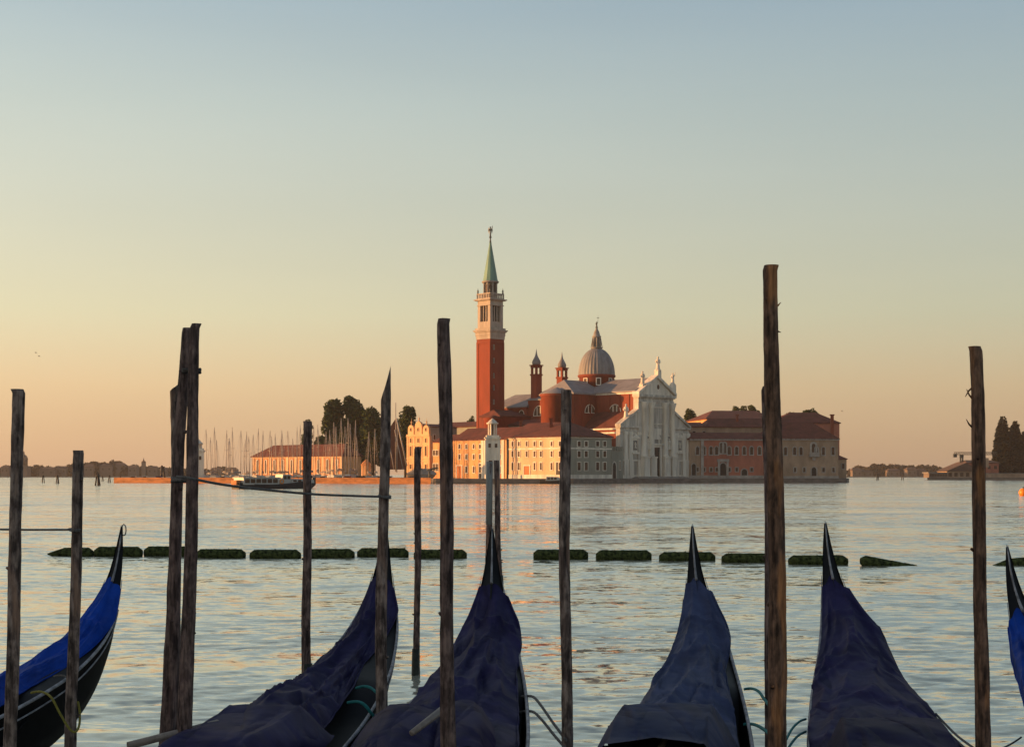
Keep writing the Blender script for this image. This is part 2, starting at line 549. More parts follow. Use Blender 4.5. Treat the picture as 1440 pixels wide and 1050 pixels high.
# ---------------------------------------------------------------- the bell tower
def build_campanile():
    K = gp(689.3, 475)
    L = Fr(K, (S2, -S2))       # left face: u runs to the near corner (u from -s to 0)
    s = 6.25
    zz = lambda y: zof(y, 475)
    t = thing('bell_tower', 'tall square brick bell tower with white belfry and green pointed spire', 'bell tower', (*gp(689.3, 479.4), GZ))
    mb = MB()
    mb.fbox(L, -s, 0, -s, 0, GZ - .2, zz(476))
    for u0, u1 in ((-s, -s + .9), (-.9, 0)):          # flat corner strips on the lit and shaded face
        mb.fbox(L, u0, u1, 0, .12, GZ, zz(480))
    R = Fr(K, (S2, S2))
    for u0, u1 in ((.002, .9), (s - .9, s)):
        mb.fbox(R, u0, u1, 0, .12, GZ, zz(480))
    mb.fbox(L, -s + .9, -.9, 0, .12, zz(482), zz(480)); mb.fbox(R, .9, s - .9, 0, .12, zz(482), zz(480))
    sh = mb.build('shaft', M['brick'], t)
    for k, y in enumerate((488, 507, 528, 545, 565, 582)):
        u, z = R.uz(694.3, y)
        window(t, R, u, z - .7, z + .7, .38, fmat=M['belfry_stone'], b=.12)
    mb = MB()
    for (y0, y1, e) in ((476, 471, .15), (471, 466, .3), (466, 464.4, .62), (464.4, 462.8, .85), (462.8, 460, .35)):
        mb.fbox(L, -s - e, e, -s - e, e, zz(y0), zz(y1))
    mb.build('cornice', M['belfry_stone'], t)
    # belfry stage: a solid base, corner piers, two slim columns in each opening, an entablature
    mb = MB()
    e = -.25
    zb0, zb1, zb2, zb3 = zz(460), zz(451), zz(427), zz(421.5)
    mb.fbox(L, -s - e, e, -s - e, e, zb0, zb1)
    pw = 1.15
    for u in (-s - e, e - pw):
        for n in (-s - e, e - pw):
            mb.fbox(L, u, u + pw, n, n + pw, zb1, zb2)
    mb.fbox(L, -s - e, e, -s - e, e, zb2, zb3)
    mb.fbox(L, -s - e - .2, e + .2, -s - e - .2, e + .2, zz(428.5), zz(427.2))
    for f_ in (L, R):
        for q in (.33, .67):
            uu = (-s - e + pw) + (s + 2 * e - 2 * pw) * q if f_ is L else (-e + pw) + (s + 2 * e - 2 * pw) * q
            for nn in (e - .5, -s - e + .5):
                p = f_.pt(uu, nn, 0)
                mb.lathe((p.x, p.y), [(.3, zb1), (.24, zb1 + .4), (.22, zb2 - .5), (.34, zb2)], 8)
    mb.build('belfry', M['belfry_stone'], t)
    MB().fbox(L, -s + 1.5, -1.5, -s + 1.5, -1.5, zb1, zb1 + .9).fbox(L, -s + 1.3, -s + 1.9, -s + 1.3, -1.3, zb1, zb2).fbox(L, -1.9, -1.3, -s + 1.3, -1.3, zb1, zb2).fbox(L, -s + 1.9, -1.9, -s / 2 - .5, -s / 2 + .5, zb2 - 1.2, zb2).build('belfry_dark_core', M['dark_wood'], t)  # dark core added inside so the belfry openings look shaded
    c = L.pt(-s / 2, -s / 2, 0)
    MB().lathe((c.x, c.y), [(1.25, zb1 + .9), (1.15, zb1 + 1.2), (.8, zb1 + 2.0), (.6, zb1 + 2.6), (.1, zb1 + 2.9), (.08, zb2)], 14).build('bell', M['bronze'], t)
    mb = MB()
    for (y0, y1, q) in ((421.5, 420.6, .35), (420.6, 419.2, .7)):
        mb.fbox(L, -s - q, q, -s - q, q, zz(y0), zz(y1))
    mb.fbox(L, -s - .05, .05, -s - .05, .05, zz(419.2), zz(418))
    for n in (-s, -.3):                                   # balustrade: posts and a rail
        for k in range(9):
            u = -s + k * (s - .3) / 8
            mb.fbox(L, u, u + .3, n, n + .3, zz(418), zz(412))
            mb.fbox(L, n, n + .3, u, u + .3, zz(418), zz(412))
    for a in ((-s, 0, -s, -s + .35), (-s, 0, -.35, 0), (-s, -s + .35, -s + .35, -.35), (-.35, 0, -s + .35, -.35)):
        mb.fbox(L, *a, zz(412.4), zz(411))
    mb.build('balustrade', M['belfry_stone'], t)
    for u in (-s + .3, -.3):
        for n in (-s + .3, -.3):
            p = L.pt(u, n, 0)
            MB().lathe((p.x, p.y), [(.3, zz(411)), (.3, zz(409.5)), (.12, zz(409)), (.32, zz(407.6)), (.08, zz(405)), (.02, zz(403))], 8).build('pinnacle', M['bronze'], t)
    mb = MB()
    zd0, zd1 = zz(418), zz(395.5)
    mb.lathe((c.x, c.y), [(1.75, zd0), (1.75, zd1)], 16)
    for k in range(8):
        q = math.pi * (k + .5) / 4
        mb.lathe((c.x + 2.15 * math.cos(q), c.y + 2.15 * math.sin(q)), [(.34, zd0), (.27, zd0 + .4), (.24, zd1 - .5), (.36, zd1)], 8)
    mb.lathe((c.x, c.y), [(2.5, zd1 - .1), (2.75, zd1 + .2), (2.75, zd1 + .5), (2.4, zd1 + .6)], 16)
    dr = mb.build('drum', M['stone_dark'], t)
    for k in range(8):
        q = math.pi * k / 4
        f2 = Fr((c.x + 1.72 * math.cos(q), c.y + 1.72 * math.sin(q)), (-math.sin(q), math.cos(q)))
        MB().fprism(f2, outline(0, zd0 + 2.1, zd1 - .6, .75, True), -.05, .08).build('opening', M['dark'], dr)
    MB().lathe((c.x, c.y), [(2.45, zd1 + .55), (2.3, zd1 + 1.2), (.36, zz(340)), (.42, zz(339)), (.3, zz(338))], 12, False).build('spire', M['copper'], t)
    zt = zz(338)
    MB().lathe((c.x, c.y), [(.3, zt), (.22, zt + 1.0), (.18, zz(331))], 8).build('pedestal', M['bronze'], t)
    statue(t, (c.x, c.y), zz(331.5), (zz(314.5) - zz(331.5)) * .95, M['bronze'], wing=True, name='angel_statue', raised=True, slim=.5)


build_campanile()


# ---------------------------------------------------------------- the church
def build_church():
    C = (43.3, 451.5)
    A = Fr(C, (S2, S2))               # u along the facade (right = away), n towards the viewer: v = -n goes back along the nave
    t = thing('church', 'large domed brick church with white columned marble facade facing the water', 'church', (43.3, 451.5, GZ))
    zf = lambda px, y: A.uz(px, y)[1]
    uf = lambda px: A.uz(px, 600)[0]
    # --- main volumes
    z_nave, z_ridge = zf(900, 549), zf(927, 531)
    mb = MB().fbox(A, -8, 8, -17, -1.6, GZ - .2, z_nave)
    mb.fbox(A, -8.25, 8.25, -17, -1.6, z_nave - .7, z_nave - .003)
    nave = mb.build('nave', M['church_brick'], t)
    nl = Fr(A.pt(-8, -17, 0), A.n)          # left side wall seen from the left: u runs from back to front
    for u in (1.2, 5.4, 9.4, 13.2):
        MB().fbox(nl, u, u + .5, 0, .2, GZ, z_nave - .7).build('pilaster', M['church_brick'], nave)
    MB().fbox(nl, .0, 15.4, .251, .34, z_nave - .9, z_nave - .45).build('cornice', M['stone'], nave)
    # roofs run back along the nave: ridge along n -> use a frame turned by 90 degrees
    B = Fr(A.pt(0, 0, 0), -A.n)      # u = back along the nave, n = A.u
    MB().roof(B, 1.0, 24, 8.2, -8.2, z_nave, z_ridge, 0, 0, .5, .4).build('nave_roof', M['lead'], t)
    # lunette windows in the clerestory
    def lunette(par, fr, px, yb, yt):
        u, zb = fr.uz(px, yb); _, zt = fr.uz(px, yt)
        w = 4.4
        f = MB().ring(fr, [(u + (w / 2 + .25) * math.cos(math.pi * i / 12), zb - .2 + (zt - zb + .4) * math.sin(math.pi * i / 12)) for i in range(13)],
                      [(u + (w / 2) * math.cos(math.pi * i / 12), zb + (zt - zb) * math.sin(math.pi * i / 12)) for i in range(13)], -.05, .16).build('window', M['stone'], par)
        MB().fprism(fr, [(u + (w / 2) * math.cos(math.pi * i / 12), zb + (zt - zb) * math.sin(math.pi * i / 12)) for i in range(13)], -.05, .04).build('pane', M['dark'], f)
        for q in (-.75, .75):
            MB().fbox(fr, u + q - .14, u + q + .14, .041, .15, zb, zt - .3).build('mullion', M['stone'], f)
    lunette(nave, nl, 865, 579, 569)
    # --- transept
    zt_e = z_nave - .4
    tr = MB().fbox(A, -18, 18, -30.5, -17, GZ - .2, zt_e)
    tr.fbox(A, -18.25, 18.25, -30.75, -16.75, zt_e - .6, zt_e - .004)
    tr = tr.build('transept', M['church_brick'], t)
    tf = Fr(A.pt(0, -17, 0), A.u)
    for u in (-17.6, -14.6, -10.8, -8.6):
        MB().fbox(tf, u, u + .45, 0, .2, GZ, zt_e - .6).build('pilaster', M['church_brick'], tr)
    lunette(tr, tf, 829.5, 580, 569)
    win_px(tr, tf, 848.5, 571, 579.5, .8, b=.2)
    MB().roof(A, -18, 18, -17, -30.5, zt_e, z_ridge - .3, 3.5, 3.5, .5, .4).build('transept_roof', M['lead'], t)
    ap = A.pt(-18, -23.7, 0)
    q0 = math.atan2(-A.u.y, -A.u.x)
    z_ap = zf(885, 551)
    apse = MB().lathe((ap.x, ap.y), [(5.0, GZ), (5.0, z_ap - .8), (5.3, z_ap - .7), (5.35, z_ap)], 20, True, 0, q0 - math.pi / 2, q0 + math.pi / 2).build('apse', M['church_brick'], t)
    MB().lathe((ap.x, ap.y), [(5.5, z_ap), (5.2, z_ap + .25), (.2, z_ap + 2.1), (.01, z_ap + 2.15)], 20, True, 0, q0 - math.pi / 2, q0 + math.pi / 2).build('apse_roof', M['lead'], t)
    # --- presbytery and monks' choir
    z_pr = zof(562, 478)
    pr = MB().fbox(A, -8, 8, -46, -30.5, GZ, z_pr).build('presbytery', M['church_brick'], t)
    MB().roof(B, 30.5, 46, 8, -8, z_pr, z_pr + 4.0, 0, 2.5, .4, .3).build('presbytery_roof', M['lead'], t)
    pl = Fr(A.pt(-8, -46, 0), A.n)
    lunette(pr, pl, 758, 584, 571)
    z_ch = zof(573.5, 490)
    chr_ = MB().fbox(A, -8.6, 7, -63, -46, GZ, z_ch)
    chr_.fbox(A, -8.9, 7.3, -63.3, -46.05, z_ch - .9, z_ch - .01)
    chr_ = chr_.build('choir', M['church_brick'], t)
    MB().roof(B, 46.1, 63, 7, -8.6, z_ch, z_ch + 4.4, 0, 4.5, .5, .3).build('choir_roof', M['lead'], t)
    cl = Fr(A.pt(-8.6, -63, 0), A.n)
    win_px(chr_, cl, 733.5, 577, 583, 2.0, arch=True)
    # --- side aisle with tiled lean-to roof
    z_ai = zf(880, 601.5)
    al = MB().fbox(A, -13.6, 13.6, -17, -1.7, GZ, z_ai)
    al.build('aisle', M['church_brick'], t)
    an = Fr(A.pt(-13.6, -17, 0), A.n)
    m2 = MB()
    m2.fbox(an, 0, 15.3, .002, .3, z_ai - 1.6, z_ai - 1.1); m2.fbox(an, -.2, 15.3, .0, .55, z_ai - .45, z_ai + .05)
    m2.build('cornice', M['stone'], t)
    zr_ = zf(897, 577)
    for sg, nm in ((-1, 'aisle_roof'), (1, 'aisle_roof')):
        vs = [A.pt(sg * 14.0, -1.7, z_ai + .06), A.pt(sg * 14.0, -17.2, z_ai + .06), A.pt(sg * 8.0, -17.0, zr_), A.pt(sg * 8.0, -1.7, zr_)]
        vs += [p - Vector((0, 0, .3)) for p in vs]
        MB().add(vs, [(0, 1, 2, 3), (4, 5, 6, 7), (0, 1, 5, 4), (1, 2, 6, 5), (2, 3, 7, 6), (3, 0, 4, 7)]).build(nm, M['tile'], t)
    # --- dome on its drum
    dc = A.pt(0, -23.7, 0)
    dd = dc.y
    zd = lambda y: zof(y, dd)
    drum = MB().lathe((dc.x, dc.y), [(5.45, zd(556)), (5.45, zd(531.5)), (5.75, zd(531)), (5.95, zd(529.5)), (5.95, zd(527.8)), (5.6, zd(527))], 32)
    drum = drum.build('drum', M['church_brick'], t)
    for k in range(8):
        q = math.pi * (k + .06) / 4
        f2 = Fr((dc.x + 5.4 * math.cos(q), dc.y + 5.4 * math.sin(q)), (-math.sin(q), math.cos(q)))
        window(drum, f2, 0, zd(542), zd(533.5), 1.1, fmat=M['stone'], b=.25, n=.06)
    prof = []
    hd = zd(489.5) - zd(527.5)
    for i in range(15):
        q = math.pi / 2 * i / 14
        prof.append((max(1.45, 5.62 * math.cos(q) ** .92), zd(527.5) + hd * math.sin(q)))
    MB().lathe((dc.x, dc.y), prof, 64, False, .024).build('dome', M['dome_lead'], t)
    mb = MB()
    mb.lathe((dc.x, dc.y), [(1.9, zd(490)), (1.9, zd(488.5)), (1.0, zd(488)), (1.0, zd(475)), (1.35, zd(474.5)), (1.45, zd(472.8)), (1.1, zd(472)), (.85, zd(467)), (.3, zd(462)), (.18, zd(460))], 16)
    for k in range(8):
        q = math.pi * k / 4
        x, y = dc.x + 1.25 * math.cos(q), dc.y + 1.25 * math.sin(q)
        mb.lathe((x, y), [(.2, zd(488.2)), (.16, zd(475))], 6)
        mb.tube([(dc.x + 1.75 * math.cos(q), dc.y + 1.75 * math.sin(q), zd(488.4)), (dc.x + 1.5 * math.cos(q), dc.y + 1.5 * math.sin(q), zd(482)), (dc.x + 1.28 * math.cos(q), dc.y + 1.28 * math.sin(q), zd(476))], .13, 5)
    mb.build('lantern', M['stone_dark'], t)
    statue(t, (dc.x, dc.y), zd(461), zd(452) - zd(461), M['bronze'], raised=True)
    MB().fbox(WORLD, dc.x + .4, dc.x + .46, -dc.y, -dc.y + .06, zd(452), zd(444)).fbox(WORLD, dc.x + .05, dc.x + .81, -dc.y, -dc.y + .06, zd(447.4), zd(446.8)).build('cross', M['bronze'], t)
    # --- two small bell turrets
    for u in (-6.2, 5.8):
        p = A.pt(u, -44, 0)
        z_ = lambda y: zof(y, p.y)
        w = 1.25
        dy = 0 if u < 0 else 4
        Tt = Fr((p.x, p.y), (S2, S2))
        tu = MB()
        tu.fbox(Tt, -w, w, -w, w, z_pr - 1, z_(528 + dy))
        tu.fbox(Tt, -w - .2, w + .2, -w - .2, w + .2, z_(528.2 + dy), z_(526 + dy))
        for a in (-w, w - .6):
            for b in (-w, w - .6):
                tu.fbox(Tt, a, a + .6, b, b + .6, z_(526 + dy), z_(517 + dy))
        tu.fbox(Tt, -w - .1, w + .1, -w - .1, w + .1, z_(517 + dy), z_(514 + dy))
        tu.fbox(Tt, -w - .35, w + .35, -w - .35, w + .35, z_(514.4 + dy), z_(513 + dy))
        tu = tu.build('turret', M['church_brick'], t)
        MB().lathe((p.x, p.y), [(1.25, z_(513 + dy)), (1.4, z_(510 + dy)), (1.3, z_(507.5 + dy)), (.85, z_(504 + dy)), (.4, z_(500 + dy)), (.2, z_(496 + dy)), (.03, z_(490.5 + dy))], 14).build('turret_spire', M['lead'], tu)
    # --- the marble facade
    fa = MB()
    ul, ur = -16.2, 16.2
    z_l0, z_l1 = zf(922, 608), zf(922, 600)           # lower entablature
    z_u0, z_u1 = zf(922, 566), zf(922, 555.5)         # upper entablature
    cu = 8.3
    fa.fbox(A, ul, ur, -1.6, 0, GZ - .2, z_l1)
    fa.fbox(A, -cu, cu, -1.6, .35, GZ - .2, z_u1)
    # half pediments beside the tall centre
    zap = zf(903, 578)
    for sg in (-1, 1):
        fa.fprism(A, [(sg * ur, z_l1), (sg * cu, z_l1), (sg * cu, zap)], -1.59, .02)
        # raking cornice
        fa.fprism(A, [(sg * (ur + .5), z_l1 - .1), (sg * (ur + .5), z_l1 + .5), (sg * cu, zap + .75), (sg * cu, zap)], -1.55, .62)
    fa.fbox(A, ul - .35, -cu, -1.5, .5, z_l1 - .55, z_l1 - .002); fa.fbox(A, cu, ur + .35, -1.5, .5, z_l1 - .55, z_l1 - .002)
    fa.fbox(A, ul - .1, -cu, -1.5, .2, z_l0, z_l0 + .35); fa.fbox(A, cu, ur + .1, -1.5, .2, z_l0, z_l0 + .35)
    # upper entablature
    fa.fbox(A, -cu - .1, cu + .1, -1.5, .55, z_u0, z_u0 + .5)
    fa.fbox(A, -cu - .55, cu + .55, -1.6, 1.15, z_u1 - .7, z_u1)
    fa.fbox(A, -cu - .3, cu + .3, -1.55, .85, z_u1 - 1.0, z_u1 - .702)
    # middle band between the columns (lower entablature continues)
    fa.fbox(A, -cu + .02, cu - .02, .352, .55, z_l0, z_l1)
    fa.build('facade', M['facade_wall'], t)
    fa = [o for o in bpy.data.objects if o.name == 'facade'][0]
    z_ap2 = zf(927, 527.5)
    pe = MB()
    pe.fprism(A, [(-cu, z_u1 + .01), (cu, z_u1 + .01), (0, z_ap2 - .9)], -1.4, .45)
    for sg in (-1, 1):
        pe.fprism(A, [(sg * (cu + .6), z_u1 + .003), (sg * (cu + .6), z_u1 + .75), (0, z_ap2), (0, z_ap2 - .85)], -1.5, 1.2)
    pe = pe.build('pediment', M['stone'], fa)
    u, z = A.uz(925.6, 544, .45)
    f2 = Fr(A.pt(u, .45, 0), A.u)
    MB().fprism(f2, [(.55 * math.cos(math.pi * i / 6), z + .75 * math.sin(math.pi * i / 6)) for i in range(12)], -.05, .04).build('oculus', M['dark'], pe)
    # four tall half columns on pedestals
    zc0, zc1 = zf(922, 642), z_u0
    for px in (906.3, 916, 935.3, 945.5):
        u, _ = A.uz(px, 620, .6)
        p = A.pt(u, .55, 0)
        co = MB().lathe((p.x, p.y), [(1.15, zc0), (1.15, zc0 + .3), (.98, zc0 + .6), (.95, zc0 + 6), (.82, zc1 - 1.9), (.92, zc1 - 1.8), (.9, zc1 - 1.6), (1.3, zc1 - .25), (1.3, zc1)], 18).build('column', M['stone'], fa)
        MB().fbox(A, u - 1.3, u + 1.3, .352, 1.75, GZ, zc0 - .45).fbox(A, u - 1.45, u + 1.45, .352, 1.95, zc0 - .45, zc0 - .002).fbox(A, u - 1.45, u + 1.45, .352, 1.95, GZ, GZ + .8).build('pedestal', M['stone'], fa)
    # low pilasters of the side bays
    for px in (879.5, 886.5, 899.0, 950.8, 961.5, 966.6):
        u, _ = A.uz(px, 640)
        MB().fbox(A, u - .75, u + .75, .001, .28, zc0 - 1, z_l0 - .9).fbox(A, u - .95, u + .95, .001, .42, z_l0 - .9, z_l0 - .003).fbox(A, u - .95, u + .95, .001, .5, GZ, zc0 - 1).build('pilaster', M['stone'], fa)
    for a, b in ((ul - .2, -cu), (cu, ur + .2)):
        MB().fbox(A, a, b, .0, .34, zc0 - 1.4, zc0 - .95).build('string_course', M['stone'], fa)
        MB().fbox(A, a, b, .0, .4, GZ, GZ + 1.0).build('plinth_band', M['stone'], fa)
    # doorway with its pediment
    n0 = .35
    A2 = Fr(A.pt(0, n0, 0), A.u)
    ud, _ = A2.uz(922.3, 650); zdt = A2.uz(922.3, 629)[1]
    ring = MB().ring(A2, outline(ud, GZ - .05, zdt + .7, 4.6), outline(ud, GZ, zdt, 3.1), -.05, .5)
    ring.fbox(A2, ud - 2.7, ud + 2.7, -.05, .9, zdt + .7, zdt + 1.2)
    d = ring.build('door', M['stone'], fa)
    MB().fbox(A2, ud - 1.55, ud + 1.55, -.05, .05, GZ, zdt).build('leaf', M['dark_wood'], d)
    MB().fprism(A2, [(ud - 2.0, zdt + 2.4), (ud + 2.0, zdt + 2.4)] + [(ud + 2.0 * math.cos(math.pi * i / 10), zdt + 2.4 + 1.5 * math.sin(math.pi * i / 10)) for i in range(1, 10)], -.05, .4).build('door_pediment', M['stone'], fa)
    u, zb = A2.uz(922.3, 625); zt = A2.uz(922.3, 613)[1]
    window(fa, A2, u, zb, zt, 2.4, arch=True, pmat=M['stone_dark'], b=.35, name='niche', child='recess')
    # inscription panel above the door, between the inner columns
    u, z0_ = A2.uz(925.5, 597); z1_ = A2.uz(925.5, 572)[1]
    MB().ring(A2, outline(u, z0_, z1_, 5.0), outline(u, z0_ + .35, z1_ - .35, 4.3), -.05, .22).build('panel', M['stone'], fa)
    u, z0_ = A2.uz(922.3, 611.5)
    MB().fbox(A2, u - 2.2, u + 2.2, .19, .42, z0_, z0_ + 1.9).build('panel', M['stone'], fa)
    # niches with statues between the columns
    for px in (910.7, 940.2):
        u, zb = A2.uz(px, 632); zt = A2.uz(px, 613)[1]
        nf = window(fa, A2, u, zb, zt, 1.55, arch=True, pmat=M['stone_dark'], b=.28, name='niche', child='recess')
        p = A2.pt(u, .2, 0)
        statue(nf, (p.x, p.y), zb, (zt - zb) * .82, M['stone'])
    # framed tombs of the side bays
    for px in (893, 955.5):
        u, zb = A.uz(px, 633); zt = A.uz(px, 613)[1]
        ae = window(fa, A, u, zb, zt - 1.3, 2.0, pmat=M['stone_dark'], b=.55, name='tomb_frame', child='recess')
        MB().fprism(A, [(u - 2.1, zt - .7), (u + 2.1, zt - .7), (u, zt + .7)], -.05, .45).build('tomb_pediment', M['stone'], ae)
        p = A.pt(u, .15, 0)
        statue(ae, (p.x, p.y), zb + .6, (zt - zb) * .45, M['stone'], name='bust')
        MB().fbox(A, u - 1.6, u + 1.6, .0, .5, zb - 1.1, zb - .55).build('tomb_sill', M['stone'], ae)
    # roof statues
    def top(px, y0, y1, n, **kw):
        u, z0s = A.uz(px, y0, n); z1s = A.uz(px, y1, n)[1]
        p = A.pt(u, n, 0)
        zp = z0s
        MB().fbox(Fr((p.x, p.y), (S2, S2)), -.8, .8, -.7, .7, zp - 3.0, zp).build('statue_base', M['stone'], t)
        statue(t, (p.x, p.y), zp, z1s - zp, M['stone'], **kw)
    top(925.2, 521.5, 501, -.3, raised=False)
    top(903.6, 541, 521.5, -.4)
    top(946, 541, 524, -.4, raised=True)
    top(880.3, 590, 567.5, -.6)
    # steps
    st = MB()
    for k in range(4):
        st.fbox(A, -13 + k * .4, 12 - k * .4, 1.9, 4.6 - k * .5, GZ - .1, GZ + .14 * (k + 1))
    st.build('steps', M['stone_dark'], t)


build_church()


# ---------------------------------------------------------------- the convent and the other island buildings
def chimney(parent, p, z0, z1, w=.5):
    MB().box(p[0] - w, p[0] + w, p[1] - w, p[1] + w, z0, z1).box(p[0] - w - .2, p[0] + w + .2, p[1] - w - .2, p[1] + w + .2, z1, z1 + .35).build('chimney', M['church_brick'], parent)


def door_px(t, fr, px, y1, w, m, arch=False, b=.3, fm=None):
    u, z = fr.uz(px, y1)
    return window(t, fr, u, GZ, z, w, arch=arch, pmat=m, b=b, name='door', child='leaf', fmat=fm)


def build_convent():
    K = gp(798, 415)
    R = Fr(K, (S2, S2))                       # shaded front
    L0 = Fr(K, (S2, -S2))                     # sunlit side: u from -47 (far) to 0
    uL = L0.uz(713, 640)[0]
    uF = L0.uz(606, 640)[0]
    ze = L0.uz(797, 612.5)[1]
    dR = 18.6
    t = thing('convent_building', 'pale three storey convent with sunlit long side and shaded grey end by the church', 'building', (*gp(770, 425), GZ))
    mb = MB(); mb.fbox(L0, uL, 0, -dR + .02, 0, GZ - .2, ze - .3)
    mb.build('wall', M['cream'], t)
    # the end wall is greyer plaster
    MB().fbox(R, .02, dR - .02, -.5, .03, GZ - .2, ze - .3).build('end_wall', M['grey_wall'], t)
    c = MB()
    for z0, z1, e in ((ze - .55, ze - .3, .25), (ze - .3, ze - .02, .45)):
        c.fbox(L0, uL, e, .0, e, z0, z1); c.fbox(R, .0, dR, .031, e, z0, z1)
    zs = L0.uz(797, 630)[1]
    c.fbox(L0, uL, .1, 0, .1, zs - .2, zs + .2); c.fbox(R, .1, dR, .031, .1, zs - .2, zs + .2)
    c.fbox(L0, uL, .12, 0, .12, GZ, GZ + 1.1); c.fbox(R, .12, dR, .031, .14, GZ, GZ + 1.1)
    c.fbox(L0, -.7, .1, .001, .16, GZ + 1.1, ze - .6)
    c.build('cornice', M['stone'], t)
    MB().roof(L0, uL, 0, 0, -dR, ze, ze + 4.3, 0, 8.5, .5, .3).build('roof', M['tile'], t)
    for px in (721, 730, 741, 752, 761, 776, 787.5):
        for y0, y1 in ((620.8, 627.2), (634.2, 642), (650.5, 660.5)):
            if px == 741 and y0 > 640:
                continue
            win_px(t, L0, px, y0, y1, .75, b=.22)
    door_px(t, L0, 741, 655, 2.2, M['orange_door'])
    door_px(t, L0, 786.5, 650, 2.2, M['dark_wood'])
    for px in (814, 824, 840, 850):
        for y0, y1 in ((620.5, 627.4), (634.0, 642.5), (650, 661)):
            win_px(t, R, px, y0, y1, 1.3, b=.2, n=.03)
    p = L0.pt(uL + .3, .15, 0)
    MB().tube([(p.x, p.y, GZ), (p.x, p.y, ze)], .28, 8).build('drainpipe', M['bronze'], t)
    for u, n in ((-12, -6), (-30, -12)):
        chimney(t, L0.pt(u, n, 0), ze + 1.5, ze + 5.0, .45)
    # ----- the wing to the left
    t2 = thing('convent_wing', 'ochre brick wing with arched windows and dark red tiled roof left of the pale convent', 'building', (*gp(660, 450), GZ))
    W = Fr(L0.pt(0, -.35, 0), L0.u)
    ze2 = W.uz(700, 617)[1]
    uS = W.uz(637, 640)[0]
    MB().fbox(W, uS, uL, -13, 0, GZ - .2, ze2 - .3).build('wall', M['ochre'], t2)
    c = MB()
    c.fbox(W, uS, uL - .6, .001, .35, ze2 - .35, ze2 - .02)
    for px in (679, 683, 707.5):
        u = W.uz(px, 640)[0]
        c.fbox(W, u - .5, u + .5, .001, .22, GZ, ze2 - .36)
    c.build('cornice', M['stone'], t2)
    MB().roof(W, uS, uL, 0, -13, ze2, ze2 + 3.6, 0, 0, .4, .3).build('roof', M['tile'], t2)
    for px in (646.6, 656, 666.5, 675.5, 703.5):
        for y0, y1 in ((624.5, 630.5), (639, 645.5), (656, 664.5)):
            if px == 646.6 and y0 > 650:
                continue
            win_px(t2, W, px, y0, y1, .8, arch=y0 < 630, b=.22)
    door_px(t2, W, 646, 655, 2.2, M['orange_door'])
    door_px(t2, W, 676.5, 652, 1.5, M['dark_wood'])
    door_px(t2, W, 704.5, 655, 2.0, M['orange_door'])
    # lower house further left
    t3 = thing('low_house', 'low orange house between the gabled building and the ochre wing', 'house', (*gp(620, 455), GZ))
    ze3 = W.uz(612, 621)[1]
    MB().fbox(W, uF, uS - .02, -9, -.4, GZ - .2, ze3 - .3).build('wall', M['ochre'], t3)
    MB().roof(W, uF, uS - .5, -.4, -9, ze3, ze3 + 2.2, 1, 0, .3, .25).build('roof', M['tile'], t3)
    for px in (609.5, 613.5, 634):
        for y0, y1 in ((633, 640), (652, 662)):
            win_px(t3, W, px, y0, y1, 1.0, b=.2, n=-.4)
    # a long dark roof behind the wing
    t4 = thing('rear_convent_range', 'long dark roofed range seen above the ochre wing behind it', 'building', (*gp(650, 475), GZ))
    D = Fr(gp(604, 497), (S2, -S2))
    zr = zof(600, 490)
    MB().fbox(D, 0, 52, -12, 0, GZ, zr).build('wall', M['grey_wall'], t4)
    MB().roof(D, 0, 52, 0, -12, zr, zof(592.5, 490), 0, 3, .4, .3).build('roof', M['tile'], t4)
    # brick block with dark roof at the foot of the tower
    t5 = thing('tower_side_block', 'dark brick block with low hipped roof at the foot of the bell tower', 'building', (*gp(725, 478), GZ))
    E_ = Fr(gp(703, 468), (S2, S2))
    zt = zof(585.5, 475)
    MB().fbox(E_, 0, 14, -9, 0, GZ, zt).build('wall', M['church_brick'], t5)
    MB().roof(E_, 0, 14, 0, -9, zt, zof(577, 478), 2, 5, .4, .3).build('roof', M['tile'], t5)
    # low sunlit apse-like block below the tower
    t6 = thing('tower_base_chapel', 'round fronted orange brick chapel at the foot of the bell tower', 'chapel', (*gp(694, 466), GZ))
    q = gp(694, 466)
    MB().lathe(q, [(3.0, GZ), (3.0, zof(590, 466)), (3.2, zof(589.5, 466)), (3.2, zof(587.6, 466))], 20).build('wall', M['brick'], t6)
    MB().lathe(q, [(3.4, zof(587.6, 466)), (.05, zof(583.5, 466))], 20).build('roof', M['tile'], t6)


build_convent()


